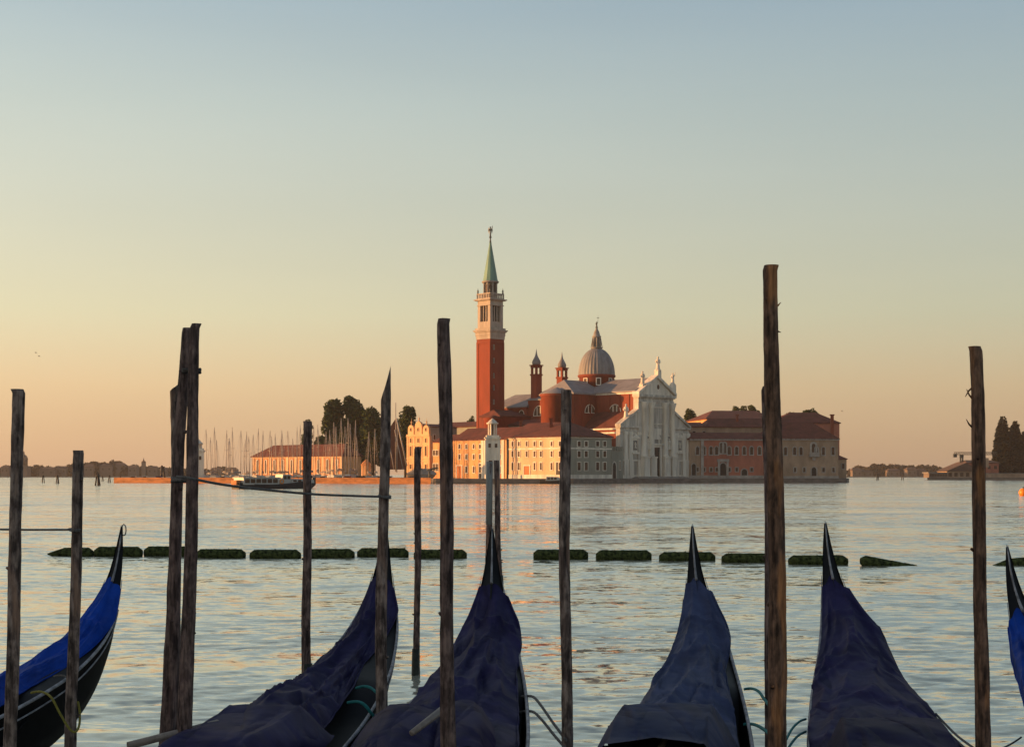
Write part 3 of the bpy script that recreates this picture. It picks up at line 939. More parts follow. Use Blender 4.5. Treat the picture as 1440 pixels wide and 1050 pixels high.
def build_gabled():
    """white front with three round gables and spikes"""
    L = Fr(gp(604.2, 466), (S2, -S2))
    t = thing('gabled_boathouse', 'ornate cream building with three rounded gables and spikes near the marina', 'building', (*gp(588, 472), GZ))
    u0 = L.uz(572.5, 640)[0]
    zz = lambda y, px=588: L.uz(px, y)[1]
    ze = zz(613)
    MB().fbox(L, u0, 0, -.8, 0, GZ - .2, ze).build('wall', M['gable_plaster'], t)
    R = L.turn(0, -.81, False)
    R = Fr(L.pt(0, -.81, 0), (S2, S2))
    MB().fbox(R, 0, 11, -abs(u0) + .4, -.25, GZ, zz(600)).build('side_wall', M['grey_wall'], t)
    MB().roof(Fr(L.pt(u0 / 2, -.8, 0), (S2, S2)), 0, 11, abs(u0) / 2, -abs(u0) / 2, zz(600), zz(595.5), 0, 0, .1, .2).build('roof', M['tile'], t)
    win_px(t, R, 611.5, 611, 618, .9, b=.15, n=-.25)
    win_px(t, R, 611.5, 640, 650, .9, b=.15, n=-.25)
    for px, w, y0 in ((577.8, 8.6, 597.5), (588.3, 10.2, 592.5), (599.0, 8.6, 597.5)):
        u, zt = L.uz(px, y0)
        h = w / 2 / 2100 * 470 / S2
        pts = [(u - h, ze)] + [(u + h, ze)]
        k = 10
        zs = zt - h * 1.25
        for i in range(k + 1):
            q = math.pi * i / k
            pts.append((u + h * math.cos(q), zs + h * 1.25 * (math.sin(q) ** .8)))
        MB().fprism(L, pts, -.75, .06).build('gable', M['gable_plaster'], t)
        p = L.pt(u, -.3, 0)
        MB().lathe((p.x, p.y), [(.3, zt - .1), (.12, zt + .5), (.3, zt + .8), (.08, zt + 1.3), (.02, zt + 2.2)], 8).build('spike', M['gable_plaster'], t)
        win_px(t, L, px, 616, 622, .75, arch=True, b=.2, fmat=M['gable_plaster'])
        win_px(t, L, px, 627.5, 641, .95, b=.3, fmat=M['gable_plaster'])
        if px != 588.3:
            win_px(t, L, px, 653, 659, .95, b=.3, fmat=M['gable_plaster'])
        else:
            door_px(t, L, px, 650, 1.8, M['dark_wood'], True)
        win_px(t, L, px, 601.5, 606, .6, arch=True, b=.15, n=.06, fmat=M['gable_plaster'])
    c = MB()
    for y, e in ((613, .4), (611.2, .25), (624.5, .12), (644.5, .25), (648, .15)):
        z = zz(y)
        c.fbox(L, u0 - .1, .1, .001, e, z - .18, z + .18)
    for px in (573.2, 582.6, 593.8, 603.5):
        u = L.uz(px, 640)[0]
        c.fbox(L, u - .3, u + .3, .001, .13, GZ, ze - .2)
    c.build('cornice', M['gable_plaster'], t)


build_gabled()


def build_warehouse():
    U = (math.cos(math.radians(42)), -math.sin(math.radians(42)))
    Wf = Fr(gp(355, 575), U)
    t = thing('marina_warehouse', 'long low orange warehouse with hipped tiled roof behind the masts', 'warehouse', (*gp(420, 550), GZ))
    L = Wf.uz(482, 650)[0]
    ze = Wf.uz(420, 641)[1]
    MB().fbox(Wf, 0, L, -9, 0, GZ - .2, ze).build('wall', M['ochre'], t)
    MB().roof(Wf, 0, L, 0, -9, ze, Wf.uz(420, 627)[1] + .6, 8, 4, .6, .3).build('roof', M['tile'], t)
    c = MB().fbox(Wf, -.1, L + .1, 0.001, .25, ze - .6, ze - .31)
    for i in range(11):
        u = .6 + i * (L - 1.2) / 10
        c.fbox(Wf, u - .6, u + .6, .001, .2, GZ, ze - .61)
    c.build('pilaster', M['cream'], t)
    for i in range(10):
        u = .6 + (i + .5) * (L - 1.2) / 10
        MB().fbox(Wf, u - 1.25, u + 1.25, .0, .06, GZ + .5, ze - .9).build('wall_panel', M['mole'], t)
        window(t, Wf, u, GZ + 1.6, ze - 1.4, .9, arch=True, n=.06, b=.3)


build_warehouse()


def build_right_range():
    a = math.radians(8)
    U = (math.cos(a), math.sin(a))
    C1 = Fr(gp(969.5, 462), U)
    u1 = C1.uz(1083, 640)[0]
    u2 = C1.uz(1178.5, 640)[0]
    ze = C1.uz(1040, 617)[1]
    us = C1.uz(985.5, 640)[0]
    t = thing('red_convent_range', 'red plastered waterside range with tall arched windows right of the church', 'building', (*gp(1025, 466), GZ))
    MB().fbox(C1, us, u1, -11, 0, GZ - .3, ze - .3).build('wall', M['red_wall'], t)
    MB().fbox(C1, 0, us - .01, -11, -.25, GZ - .3, ze - .3).build('link_wall', M['tan_wall'], t)
    c = MB().fbox(C1, 0, u1, .001, .4, ze - .5, ze - .02).fbox(C1, us, us + .9, .001, .25, GZ, ze - .51).fbox(C1, 0, u1, .001, .15, GZ - .2, GZ + .9)
    c.build('cornice', M['trim_stone'], t)
    MB().roof(C1, -.3, u1 - .4, 0, -11, ze, ze + 2.1, 0, 0, .4, .25).build('roof', M['tile'], t)
    for px in (981.0, 989.8, 999.8, 1007.6, 1025.4, 1035.8, 1046.5, 1056.8, 1068, 1078):
        win_px(t, C1, px, 628, 639, .95, arch=True, b=.30, n=-.25 if px < 984 else 0, fmat=M['trim_stone'])
    for px in (981.0, 990, 1000, 1008, 1025.6, 1036, 1057, 1078):
        win_px(t, C1, px, 657.5, 662.5, .75, b=.25, n=-.25 if px < 984 else 0, fmat=M['trim_stone'])
    for px in (1014.6, 1018.8):
        win_px(t, C1, px, 622.5, 637, .9, arch=True, b=.4, fmat=M['trim_stone'])
    u, z = C1.uz(1016.8, 647)
    MB().fbox(C1, u - 1.9, u + 1.9, .001, .3, z - .5, z + .4).fbox(C1, u - 1.7, u - 1.1, .001, .35, GZ, z - .51).fbox(C1, u + 1.1, u + 1.7, .001, .35, GZ, z - .51).build('portal', M['trim_stone'], t)
    door_px(t, C1, 1016.8, 651, 1.9, M['dark_wood'], True, fm=M['trim_stone'])
    door_px(t, C1, 1046.6, 659.5, 1.8, M['dark_wood'], True, fm=M['trim_stone'])
    door_px(t, C1, 975.5, 652, 1.2, M['dark_wood'], True, fm=M['trim_stone'])
    # tan block with the balcony window
    t2 = thing('tan_convent_block', 'brown brick waterside block with hipped roof and white balcony window', 'building', (*gp(1130, 470), GZ))
    C2 = Fr(C1.pt(0, .25, 0), U)
    ze2 = C2.uz(1130, 616.5)[1]
    MB().fbox(C2, u1, u2, -16, 0, -.6, ze2 - .3).build('wall', M['tan_wall'], t2)
    c = MB().fbox(C2, u1, u2 + .2, .001, .4, ze2 - .5, ze2 - .02).fbox(C2, u1, u2 + .05, .001, .2, -.5, GZ + .7)
    c.build('cornice', M['trim_stone'], t2)
    MB().roof(C2, u1, u2, 0, -16, ze2, C2.uz(1130, 600)[1] + 1.6, 3.5, 6, .4, .25).build('roof', M['tile'], t2)
    for px in (1090, 1104.6, 1117.3, 1130 - 3.6, 1148.2, 1157.8, 1171.3):
        win_px(t2, C2, px, 628.5, 639.5, .95, arch=True, b=.28, fmat=M['trim_stone'])
    u, zb = C2.uz(1144, 640); zt = C2.uz(1144, 623.5)[1]
    bw = window(t2, C2, u, zb, zt, 1.2, arch=True, b=.6, name='balcony_window', fmat=M['trim_stone'])
    MB().fbox(C2, u - 1.6, u + 1.6, .001, 1.0, zb - .5, zb - .2).fbox(C2, u - 1.6, u + 1.6, .9, 1.0, zb - .2, zb + .9).fbox(C2, u - .5, u + .5, .001, .5, zb - 1.6, zb - .51).build('balcony', M['trim_stone'], bw)
    for px in (1092, 1118, 1131, 1158, 1172):
        win_px(t2, C2, px, 657.5, 663.5, .75, b=.26, fmat=M['trim_stone'])
    door_px(t2, C2, 1144.5, 657, 1.6, M['dark_wood'], True, fm=M['trim_stone'])
    # corner tower-like wall at the right end
    t3 = thing('corner_building', 'lower brown house with dark roof at the right end of the island', 'house', (*gp(1187, 482), GZ))
    C3 = Fr(C2.pt(u2 + .05, -2.2, 0), U)
    ze3 = C3.uz(1185, 641)[1]
    w3 = C3.uz(1190.5, 650)[0]
    MB().fbox(C3, 0, w3, -12, 0, -.6, C3.uz(1185, 645)[1]).build('wall', M['tan_wall'], t3)
    MB().roof(C3, 0, w3, 0, -12, C3.uz(1185, 645)[1] + .02, C3.uz(1185, 639)[1], 0, .8, .3, .2).build('roof', M['tile'], t3)
    win_px(t3, C3, 1185.5, 652, 659, .8, b=.2, fmat=M['trim_stone'])
    # second tier: long roof with a strip of pale wall under it
    t4 = thing('middle_convent_range', 'long range with pale upper wall and tiled roof behind the red range', 'building', (*gp(1035, 486), GZ))
    D2 = Fr(gp(966, 484), U)
    e2 = D2.uz(1040, 600)[1]
    w2 = D2.uz(1090, 600)[0]; w1 = D2.uz(993, 600)[0]
    MB().fbox(D2, 0, w2, -12, 0, GZ, e2 - .2).build('wall', M['tan_wall'], t4)
    MB().roof(D2, w1, w2, 0, -12, e2, D2.uz(1040, 590)[1] + .6, 3, 0, .4, .25).build('roof', M['tile'], t4)
    for px in (976, 990):
        win_px(t4, D2, px, 606.3, 609.8, .9, b=.1, fmat=M['trim_stone'])
    MB().roof(D2, 0, w1 - .5, 0, -12, e2 + .02, e2 + 1.6, 0, 0, .3, .25).build('side_roof', M['tile'], t4)
    # third tier: the highest roof, its left end lit
    t5 = thing('rear_hip_roof_building', 'tallest rear convent block with dark hipped roof and sunlit orange end wall', 'building', (*gp(1030, 512), GZ))
    D3 = Fr(gp(994, 505), U)
    e3 = D3.uz(1000, 588)[1]
    w3_ = D3.uz(1092, 588)[0]
    MB().fbox(D3, 0, w3_, -26, 0, GZ, e3 - .2).build('wall', M['ochre'], t5)
    MB().roof(D3, 0, w3_, 0, -26, e3, D3.uz(1000, 578.5)[1] + .9, 6, 4, .5, .3).build('roof', M['tile'], t5)
    t6 = thing('rear_gable_house', 'rear convent block with peaked roof and tall chimney at the right end of the island', 'building', (*gp(1140, 500), GZ))
    D4 = Fr(gp(1086, 492), U)
    e4 = D4.uz(1130, 594)[1]
    w4 = D4.uz(1180.5, 600)[0]
    MB().fbox(D4, 0, w4, -14, 0, GZ, e4 - .2).build('wall', M['red_wall'], t6)
    MB().roof(D4, 0, w4, 0, -14, e4, D4.uz(1150, 580)[1] + .3, 9, 6, .4, .3).build('roof', M['tile'], t6)
    p = C2.pt(u2 - .2, -5, 0)
    chimney(t6, (p.x, p.y), 8, zof(584, p.y), .45)
    p = D2.pt(18, -4, 0)
    chimney(t4, (p.x, p.y), e2 + 1, zof(584, p.y), .35)


build_right_range()


def build_gatehouse():
    t = thing('gatehouse', 'small crenellated gate wall between the grey convent end and the church', 'gatehouse', (*gp(868, 434), GZ))
    a, b = gp(860.5, 429.3), gp(876.5, 437)
    G = Fr(a, (b[0] - a[0], b[1] - a[1]))
    w = G.uz(876.3, 640)[0]
    z = G.uz(868, 634)[1]
    MB().fbox(G, 0, w, -1.0, 0, GZ - .1, z).build('wall', M['grey_wall'], t)
    n = 5
    for k in range(n):
        u = .15 + k * (w - .8) / (n - 1)
        MB().fbox(G, u, u + .65, -.8, 0.03, z - .02, z + 1.3).build('merlon', M['grey_wall'], t)
    u, zt = G.uz(863.5, 650)
    window(t, G, u, GZ, zt, min(2.6, w * .45), arch=True, pmat=M['dark_wood'], b=.35, name='door', child='leaf')
    u, z0 = G.uz(871.5, 660)
    window(t, G, u, z0, z0 + 2.4, .9, b=.25)


build_gatehouse()


def build_light_tower(px, d, ybase, y_cornice, y_top, wpx, label):
    """square stone harbour light with an open columned lantern"""
    c = gp(px, d)
    k = d / F
    z = lambda y: zof(y, d)
    w = wpx / 2 * k
    t = thing('harbour_light', label, 'lighthouse', (*c, GZ), group='stone harbour lights of the marina')
    Fm = Fr(c, (math.cos(math.radians(4)), math.sin(math.radians(4))))
    b = MB()
    zc = z(y_cornice)
    b.fbox(Fm, -w, w, -w, w, GZ - .1, zc)
    b.fbox(Fm, -w - .25, w + .25, -w - .25, w + .25, GZ - .05, GZ + 1.2)
    for sg in (-1, 1):
        b.fbox(Fm, sg * w - .35, sg * w + .35, w - .34, w + .12, GZ + 1.2, zc - .5)
    b.build('body', M['stone'], t)
    MB().fbox(Fm, -w - .2, w + .2, -w - .2, w + .2, zc - .45, zc - .1).fbox(Fm, -w - .45, w + .45, -w - .45, w + .45, zc - .1, zc + .25).fbox(Fm, -w, w, -w, w, zc + .25, zc + .8).build('cornice', M['stone'], t)
    Ff = Fr(Fm.pt(0, w, 0), Fm.u)
    for u in (-w * .5, w * .5):
        window(t, Ff, u, zc - 2.6, zc - 1.5, .7, b=.15)
    window(t, Ff, -w * .35, GZ + 1.4, GZ + 5.0, 1.0, b=.2, name='door', child='leaf')
    zl = z(y_top) - 1.6
    lw = w * .62
    ln = MB()
    for q in range(8):
        aa = math.pi * (q + .5) / 4
        p = Fm.pt(lw * math.cos(aa), lw * math.sin(aa), 0)
        ln.lathe((p.x, p.y), [(.26, zc + .8), (.2, zc + 1.2), (.19, zl - .3), (.28, zl)], 8)
    ln.lathe(c, [(lw + .5, zl), (lw + .55, zl + .35), (lw + .3, zl + .4), (lw * .85, zl + .9), (lw * .3, zl + 1.4), (.1, zl + 1.6)], 16)
    ln.build('lantern', M['stone'], t)
    MB().lathe(c, [(lw * .4, zc + .8), (lw * .4, zl - .1)], 10).build('lamp_glass', M['dark'], t)


build_light_tower(692.5, 411, 676, 616, 588, 18, 'grey stone harbour light with columned lantern in front of the ochre wing')
build_light_tower(279, 440, 668, 634, 617, 13.5, 'grey stone harbour light beside the tied mooring posts at the marina entrance')


# ---------------------------------------------------------------- trees
def leaf_crown(mb, clumps, n, size, seed):
    """many small bent leaf faces spread through overlapping clumps; gaps stay open between them"""
    rng = random.Random(seed)
    tot = sum(r[0] * r[1] * r[2] for _, r in clumps) or 1
    for c, r in clumps:
        k = max(12, int(n * (r[0] * r[1] * r[2]) / tot))
        for _ in range(k):
            while True:
                p = Vector((rng.uniform(-1, 1), rng.uniform(-1, 1), rng.uniform(-1, 1)))
                if .25 < p.length < 1:
                    break
            p = p.normalized() * (p.length ** .6)
            q = Vector((c[0] + p.x * r[0], c[1] + p.y * r[1], c[2] + p.z * r[2]))
            a = Vector((rng.gauss(0, 1), rng.gauss(0, 1), rng.gauss(0, .8))).normalized()
            b = a.cross(Vector((rng.gauss(0, 1), rng.gauss(0, 1), rng.gauss(0, 1)))).normalized()
            s = size * rng.uniform(.6, 1.35)
            mb.add([q - a * s, q + b * s * .7, q + a * s, q - b * s * .55 + a * s * .1], [(0, 1, 2, 3)])


def tree(name, label, px, d, y_top, y_base, wpx, kind='round', n=2600, seed=1, group=None, lm=None, leaf=None, gz=GZ):
    x, y = gp(px, d)
    k = d / F
    zt, w = zof(y_top, d), wpx * k / 2
    zb = zof(y_base, d)
    t = thing(name, label, 'tree', (x, y, gz), group)
    rng = random.Random(seed)
    h = zt - zb
    tr = MB()
    tr.tube([(x, y, gz - .2), (x + .1, y, zb + h * .25), (x - .1, y, zb + h * .6), (x, y, zt - h * .12)], [w * .12 + .15, w * .1 + .1, w * .06 + .06, .04], 8)
    cl = []
    if kind == 'cypress':
        m = 12
        for i in range(m):
            f = i / (m - 1)
            r = w * (1.0 - .62 * f ** 2.2) * (.75 + .25 * min(1, f * 4))
            for _ in range(2):
                cl.append(((x + rng.uniform(-.14, .14) * r, y + rng.uniform(-.14, .14) * r, zb + f * (h - w * .35)), (r, r, h / m * 1.5)))
    else:
        m = 44 if kind == 'poplar' else 24
        for i in range(m):
            f = (i + .5) / m
            if kind == 'poplar':
                ew = w * (math.sin(math.pi * min(1, f * .62 + .30)) ** .6)
            else:
                ew = w * (math.sin(math.pi * (f * .62 + .26)) ** .7)
            q = rng.uniform(0, 6.28)
            off = ew * rng.uniform(.05, .80)
            r = w * rng.uniform(.20, .46)
            p = (x + off * math.cos(q), y + off * math.sin(q), zb + f * (h - r * .9))
            cl.append((p, (r, r, r * rng.uniform(.9, 1.4))))
            tr.tube([(x, y, zb + f * h * .75), (p[0], p[1], p[2])], [.09 * w * .4 + .05, .03], 5)
    tr.build('trunk', M['trunk'], t)
    cb = MB()
    leaf_crown(cb, cl, int(n * 1.9), leaf or max(.30, w * .10), seed)
    cb.build('crown', lm or M['leaf'], t)
    return t


tree('poplar_tree', 'tall bushy tree behind the masts, left one of the big pair', 470, 566, 562, 648, 54, 'poplar', 4600, 3)
tree('poplar_tree', 'tall bushy tree behind the masts, right one of the big pair', 496, 568, 560.5, 648, 54, 'poplar', 4600, 4)
tree('poplar_tree', 'smaller tree standing just left of the pole with the slanted tip', 525, 560, 574, 650, 46, 'poplar', 2600, 5)
tree('poplar_tree', 'dark round topped tree directly behind the gabled cream building', 571, 520, 570, 650, 40, 'poplar', 2600, 6)
tree('poplar_tree', 'narrow tree half hidden behind the mooring pole in front of the warehouse', 432, 585, 590, 650, 22, 'poplar', 1500, 7)
tree('bushy_tree', 'thin leafy bush showing above the roof left of the bell tower', 663, 505, 585, 612, 18, 'round', 500, 8, leaf=.35)
tree('bushy_tree', 'small round tree top just right of the church facade', 970, 560, 574, 600, 26, 'round', 1300, 9)
tree('bushy_tree', 'broad round tree top behind the red range, left of its tallest neighbour', 1036, 570, 570.5, 600, 22, 'round', 1300, 10)
tree('bushy_tree', 'broadest round tree top behind the red range beside the tall mooring pole', 1055, 575, 568.5, 600, 34, 'round', 1800, 12)
tree('bushy_tree', 'low tree top left of the peaked roof at the end of the island', 1114, 570, 580, 600, 36, 'round', 1700, 13)
tree('bushy_tree', 'tree top directly behind the peaked roof at the end of the island', 1137, 570, 575, 600, 36, 'round', 1700, 14)
tree('cypress_tree', 'tallest dark cypress on the right hand island', 1410, 735, 589.5, 668, 31, 'cypress', 4200, 15, lm=M['leaf2'], leaf=.75, gz=1.2)
tree('cypress_tree', 'second dark cypress with the reddish crown just right of the tallest one', 1427, 740, 596, 668, 28, 'cypress', 4200, 16, lm=M['leaf2'], leaf=.75, gz=1.2)
tree('cypress_tree', 'dark cypress cut off by the right edge of the picture', 1443, 745, 607, 668, 30, 'cypress', 3600, 17, lm=M['leaf2'], leaf=.75, gz=1.2)


# ---------------------------------------------------------------- far shores
def far_house(px0, px1, d, ye, yr, label, name='far_house', cat='house', wm=None, win=True):
    t = thing(name, label, cat, (*gp((px0 + px1) / 2, d), 1.0))
    f = Fr(gp(px0, d), (1, .04))
    w = (px1 - px0) / F * d
    ze = zof(ye, d)
    MB().fbox(f, 0, w, -12, 0, .5, ze).build('wall', wm or M['far_wall'], t)
    MB().roof(f, 0, w, 0, -12, ze, zof(yr, d), min(3, w * .2), min(3, w * .2), .5, .3).build('roof', M['far_roof'], t)
    if win:
        k = max(2, int(w / 6))
        for i in range(k):
            u = (i + .5) * w / k
            MB().fprism(f, outline(u, ze - 4.2, ze - 2.2, 1.5), -.1, .05).build('window', M['dark'], t)
    return t


def far_trees(name, spans, d, seed, dens=1.0):
    rng = random.Random(seed)
    mb = MB()
    cl = []
    for x0, x1, y0, y1 in spans:
        px = x0
        while px < x1:
            f = (px - x0) / max(1, x1 - x0)
            yt = y0 + (y1 - y0) * f + rng.uniform(-2.2, 2.6)
            w = rng.uniform(7, 15)
            x, y = gp(px, d + rng.uniform(-25, 45))
            zt = zof(yt, y)
            r = w / 2 / F * d
            cl.append(((x, y, zt - r), (r, r * .8, r)))
            cl.append(((x, y, max(1, (zt - r) * .45)), (r * 1.25, r, max(2, (zt - r) * .6))))
            px += w * .42
    leaf_crown(mb, cl, int(len(cl) * 210 * dens), 1.6, seed)
    o = mb.build(name, M['far_leaf'])
    tag(o, kind='stuff')


far_trees('shoreline_trees', [(-60, 30, 657, 656), (36, 110, 655, 654), (108, 172, 650, 648), (172, 240, 653, 659), (240, 330, 658, 658)], 1575, 21)
far_trees('distant_trees', [(1196, 1230, 657, 653), (1230, 1262, 652, 655), (1262, 1330, 653, 657), (1330, 1480, 657, 656)], 1575, 22)
for i, (a, b, ye, yr, lb) in enumerate(((1, 12, 657, 654, 'far house on the left shore at the picture edge'), (55, 77, 659.5, 656.5, 'long low far house right of the far domed church'),
                                        (78, 93, 658, 655, 'far house left of the short thick mooring post'), (118, 131, 656, 652, 'pale far house right of the short thick mooring post'),
                                        (140, 158, 655, 651.5, 'wide far house below the highest trees of the left shore'), (160, 175, 654, 650.5, 'far house with the highest roof on the left shore'),
                                        (180, 192, 657, 654, 'far house in the middle of the right half of the left shore'), (207, 221, 658, 655, 'far house left of the tied mooring posts'),
                                        (222, 236, 660, 657, 'low far house beside the tied mooring posts'), (296, 310, 660, 657, 'far house behind the first marina masts'),
                                        (316, 333, 660.5, 657, 'far house between the masts left of the warehouse'))):
    far_house(a, b, 1540 + 6 * (i % 3), ye, yr, lb)
for i, (a, b, ye, yr, lb) in enumerate(((1199, 1212, 661, 657.5, 'far house close to the right end of the island'), (1212, 1228, 662.5, 660, 'long low far house behind the left channel marker'),
                                        (1250, 1266, 661.5, 658.5, 'far house left of the right channel marker'), (1276, 1290, 660, 657, 'far house right of the right channel marker'),
                                        (1292, 1303, 662, 659, 'low far house near the quay of the right hand island'))):
    far_house(a, b, 1540 + 6 * (i % 3), ye, yr, lb)


def far_church():
    d = 1530
    t = thing('far_domed_church', 'hazy far church with a tall dome beside the leftmost mooring pole', 'church', (*gp(34, d), 1))
    c = gp(33.5, d)
    z = lambda y: zof(y, d)
    MB().box(c[0] - 4.5, c[0] + 4.5, d - 4, d + 8, .5, z(655)).build('wall', M['far_wall'], t)
    MB().lathe(c, [(3.9, z(655)), (3.9, z(646)), (4.2, z(645.6)), (3.6, z(642.5)), (2.4, z(640)), (.9, z(638.6)), (.8, z(636.5)), (.1, z(633.5))], 16).build('dome', M['far_wall'], t)
    t2 = thing('far_bell_tower', 'small far bell tower with a pointed top left of the tied mooring posts', 'bell tower', (*gp(202, d), 1))
    c = gp(202, d)
    MB().box(c[0] - 1.8, c[0] + 1.8, d - 2, d + 2, .5, z(650)).build('shaft', M['far_wall'], t2)
    MB().lathe(c, [(2.3, z(650)), (2.2, z(648.5)), (1.0, z(648)), (.05, z(643.5))], 8).build('spire', M['far_roof'], t2)


far_church()


def right_island():
    d = 705
    t = thing('boatyard_shed', 'dark low boatyard shed with a broad gable under the crane', 'shed', (*gp(1357, d), 1.2))
    f = Fr(gp(1332, d), (1, .05))
    w = 50 / F * d
    MB().fbox(f, 0, w, -14, 0, 1, zof(662.5, d)).build('wall', M['tan_wall'], t)
    MB().fprism(Fr(f.pt(0, 0, 0), f.u), [(-.8, zof(662.5, d)), (w + .8, zof(662.5, d)), (w * .52, zof(650.5, d))], -14.5, .6).build('roof', M['far_roof'], t)
    for k in range(6):
        MB().fprism(f, outline((k + .5) * w / 6, 1.6, zof(664.5, d), 1.6), -.1, .06).build('window', M['dark'], t)
    t = thing('boatyard_house', 'dark red house with a flat eave right of the boatyard shed', 'house', (*gp(1380, d + 10), 1.2))
    f = Fr(gp(1360, d + 14), (1, .05)); w = 46 / F * d
    MB().fbox(f, 0, w, -14, 0, 1, zof(650, d + 14)).build('wall', M['red_wall'], t)
    MB().roof(f, 0, w, 0, -14, zof(650, d + 14), zof(646.5, d + 14), 2, 2, .5, .3).build('roof', M['far_roof'], t)
    for k in range(5):
        MB().fprism(f, outline((k + .5) * w / 5, zof(659, d), zof(654.5, d), 1.4), -.1, .06).build('window', M['dark'], t)
    p = gp(1388, d + 6); MB().box(p[0] - .8, p[0] + .8, p[1], p[1] + 1.2, 6, zof(643.5, d)).build('chimney', M['tan_wall'], t)
    t = thing('quay_pavilion', 'pale glazed landing pavilion at the tip of the right hand island', 'pavilion', (*gp(1320, d), 1.2))
    f = Fr(gp(1306.5, d - 2), (1, .05)); w = 26 / F * d
    b = MB().fbox(f, 0, w, -8, 0, 1, zof(665, d))
    b.build('wall', M['far_wall'], t)
    MB().fbox(f, -.5, w + .5, -8.5, .5, zof(665, d), zof(663.8, d)).build('roof', M['stone_dark'], t)
    for k in range(7):
        MB().fprism(f, outline((k + .5) * w / 7, 1.8, zof(666.6, d), .9), -.1, .06).build('window', M['dark'], t)
    # crane: mast, long horizontal jib with counterweight at the left
    t = thing('boatyard_crane', 'tall crane with horizontal jib and counterweight above the boatyard shed', 'crane', (*gp(1352.5, d + 20), 1.2))
    D = d + 20
    c = gp(1352.2, D); k = D / F
    m = MB()
    for sx in (-1, 1):
        for sy in (-1, 1):
            m.box(c[0] + sx * .55 - .16, c[0] + sx * .55 + .16, D + sy * .55 - .16, D + sy * .55 + .16, 1, zof(640, D))
    n = 14
    z0, z1 = 1.5, zof(640, D)
    for i in range(n):
        a, b = z0 + (z1 - z0) * i / n, z0 + (z1 - z0) * (i + 1) / n
        m.tube([(c[0] - .55, D - .55, a), (c[0] + .55, D - .55, b)], .09, 4); m.tube([(c[0] - .55, D + .55, b), (c[0] + .55, D + .55, a)], .09, 4)
    m.build('mast', M['bronze'], t)
    j = MB()
    x0, x1 = gp(1341.5, D)[0], gp(1402, D)[0]
    zj = zof(639, D)
    for dz, dy in ((0, -.5), (0, .5), (1.1, 0)):
        j.tube([(x0, D + dy, zj + dz), (x1, D + dy, zj + dz)], .16, 5)
    i = 0
    xx = x0
    while xx < x1 - 1.2:
        j.tube([(xx, D, zj + 1.1), (xx + .6, D - .5, zj), (xx + 1.2, D, zj + 1.1)], .08, 4); j.tube([(xx, D, zj + 1.1), (xx + .6, D + .5, zj), (xx + 1.2, D, zj + 1.1)], .08, 4)
        xx += 1.2
    j.build('jib', M['bronze'], t)
    MB().box(x0 - .3, x0 + 1.3, D - .7, D + .7, zj - 1.3, zj + .4).build('counterweight', M['bronze'], t)
    MB().box(c[0] - .8, c[0] + .8, D - .8, D + .8, zj - 1.4, zj - .1).build('cab', M['bronze'], t)
    # a dark building behind the cypresses and a strip of boats
    t = thing('garden_house', 'dim house wall with a flat roof between the cypress trunks', 'house', (*gp(1425, 752), 1.2))
    f = Fr(gp(1412, 752), (1, .05)); w = 40 / F * 752
    MB().fbox(f, 0, w, -8, 0, 1, zof(650.5, 752)).build('wall', M['tan_wall'], t)
    MB().roof(f, 0, w, 0, -8, zof(650.5, 752), zof(648, 752), 1, 1, .4, .3).build('roof', M['far_roof'], t)
    t = thing('low_garden_wall', 'low dark wall along the quay under the cypresses', 'wall', (*gp(1420, 712), 1.2))
    f = Fr(gp(1386, 712), (1, .05))
    MB().fbox(f, 0, 70 / F * 712, -.6, 0, 1, 3.0).build('wall', M['tan_wall'], t)
    MB().fbox(f, -.1, 70 / F * 712, -.75, .15, 3.0, 3.25).build('coping', M['stone_dark'], t)


right_island()


# ---------------------------------------------------------------- boats of the marina
def boat_hull(mb, L, w, z0, z1, sheer=.35, bow=1.0, n=14, stern=.65):
    """a hull along +x, bow at +L/2, as one skin with a deck"""
    vs, fs = [], []
    for i in range(n + 1):
        f = i / n
        x = -L / 2 + L * f
        hw = w / 2 * (stern + (1 - stern) * min(1, f * 3)) * (1 - max(0, (f - .5) / .5) ** 2.2) + .02
        zt = z1 + sheer * (2 * f - .7) ** 2 * bow
        zk = z0 + (.9 * (z1 - z0)) * max(0, (f - .8) / .2) ** 2
        for y, z in ((-hw, zt), (-hw * .92, zk + .35 * (zt - zk)), (-hw * .5, zk), (hw * .5, zk), (hw * .92, zk + .35 * (zt - zk)), (hw, zt)):
            vs.append((x, y, z))
    for i in range(n):
        for k in range(6):
            a, b = i * 6 + k, i * 6 + (k + 1) % 6
            fs.append((a, b, b + 6, a + 6))
    fs += [list(range(6)), [n * 6 + k for k in range(6)]]
    mb.add(vs, fs)


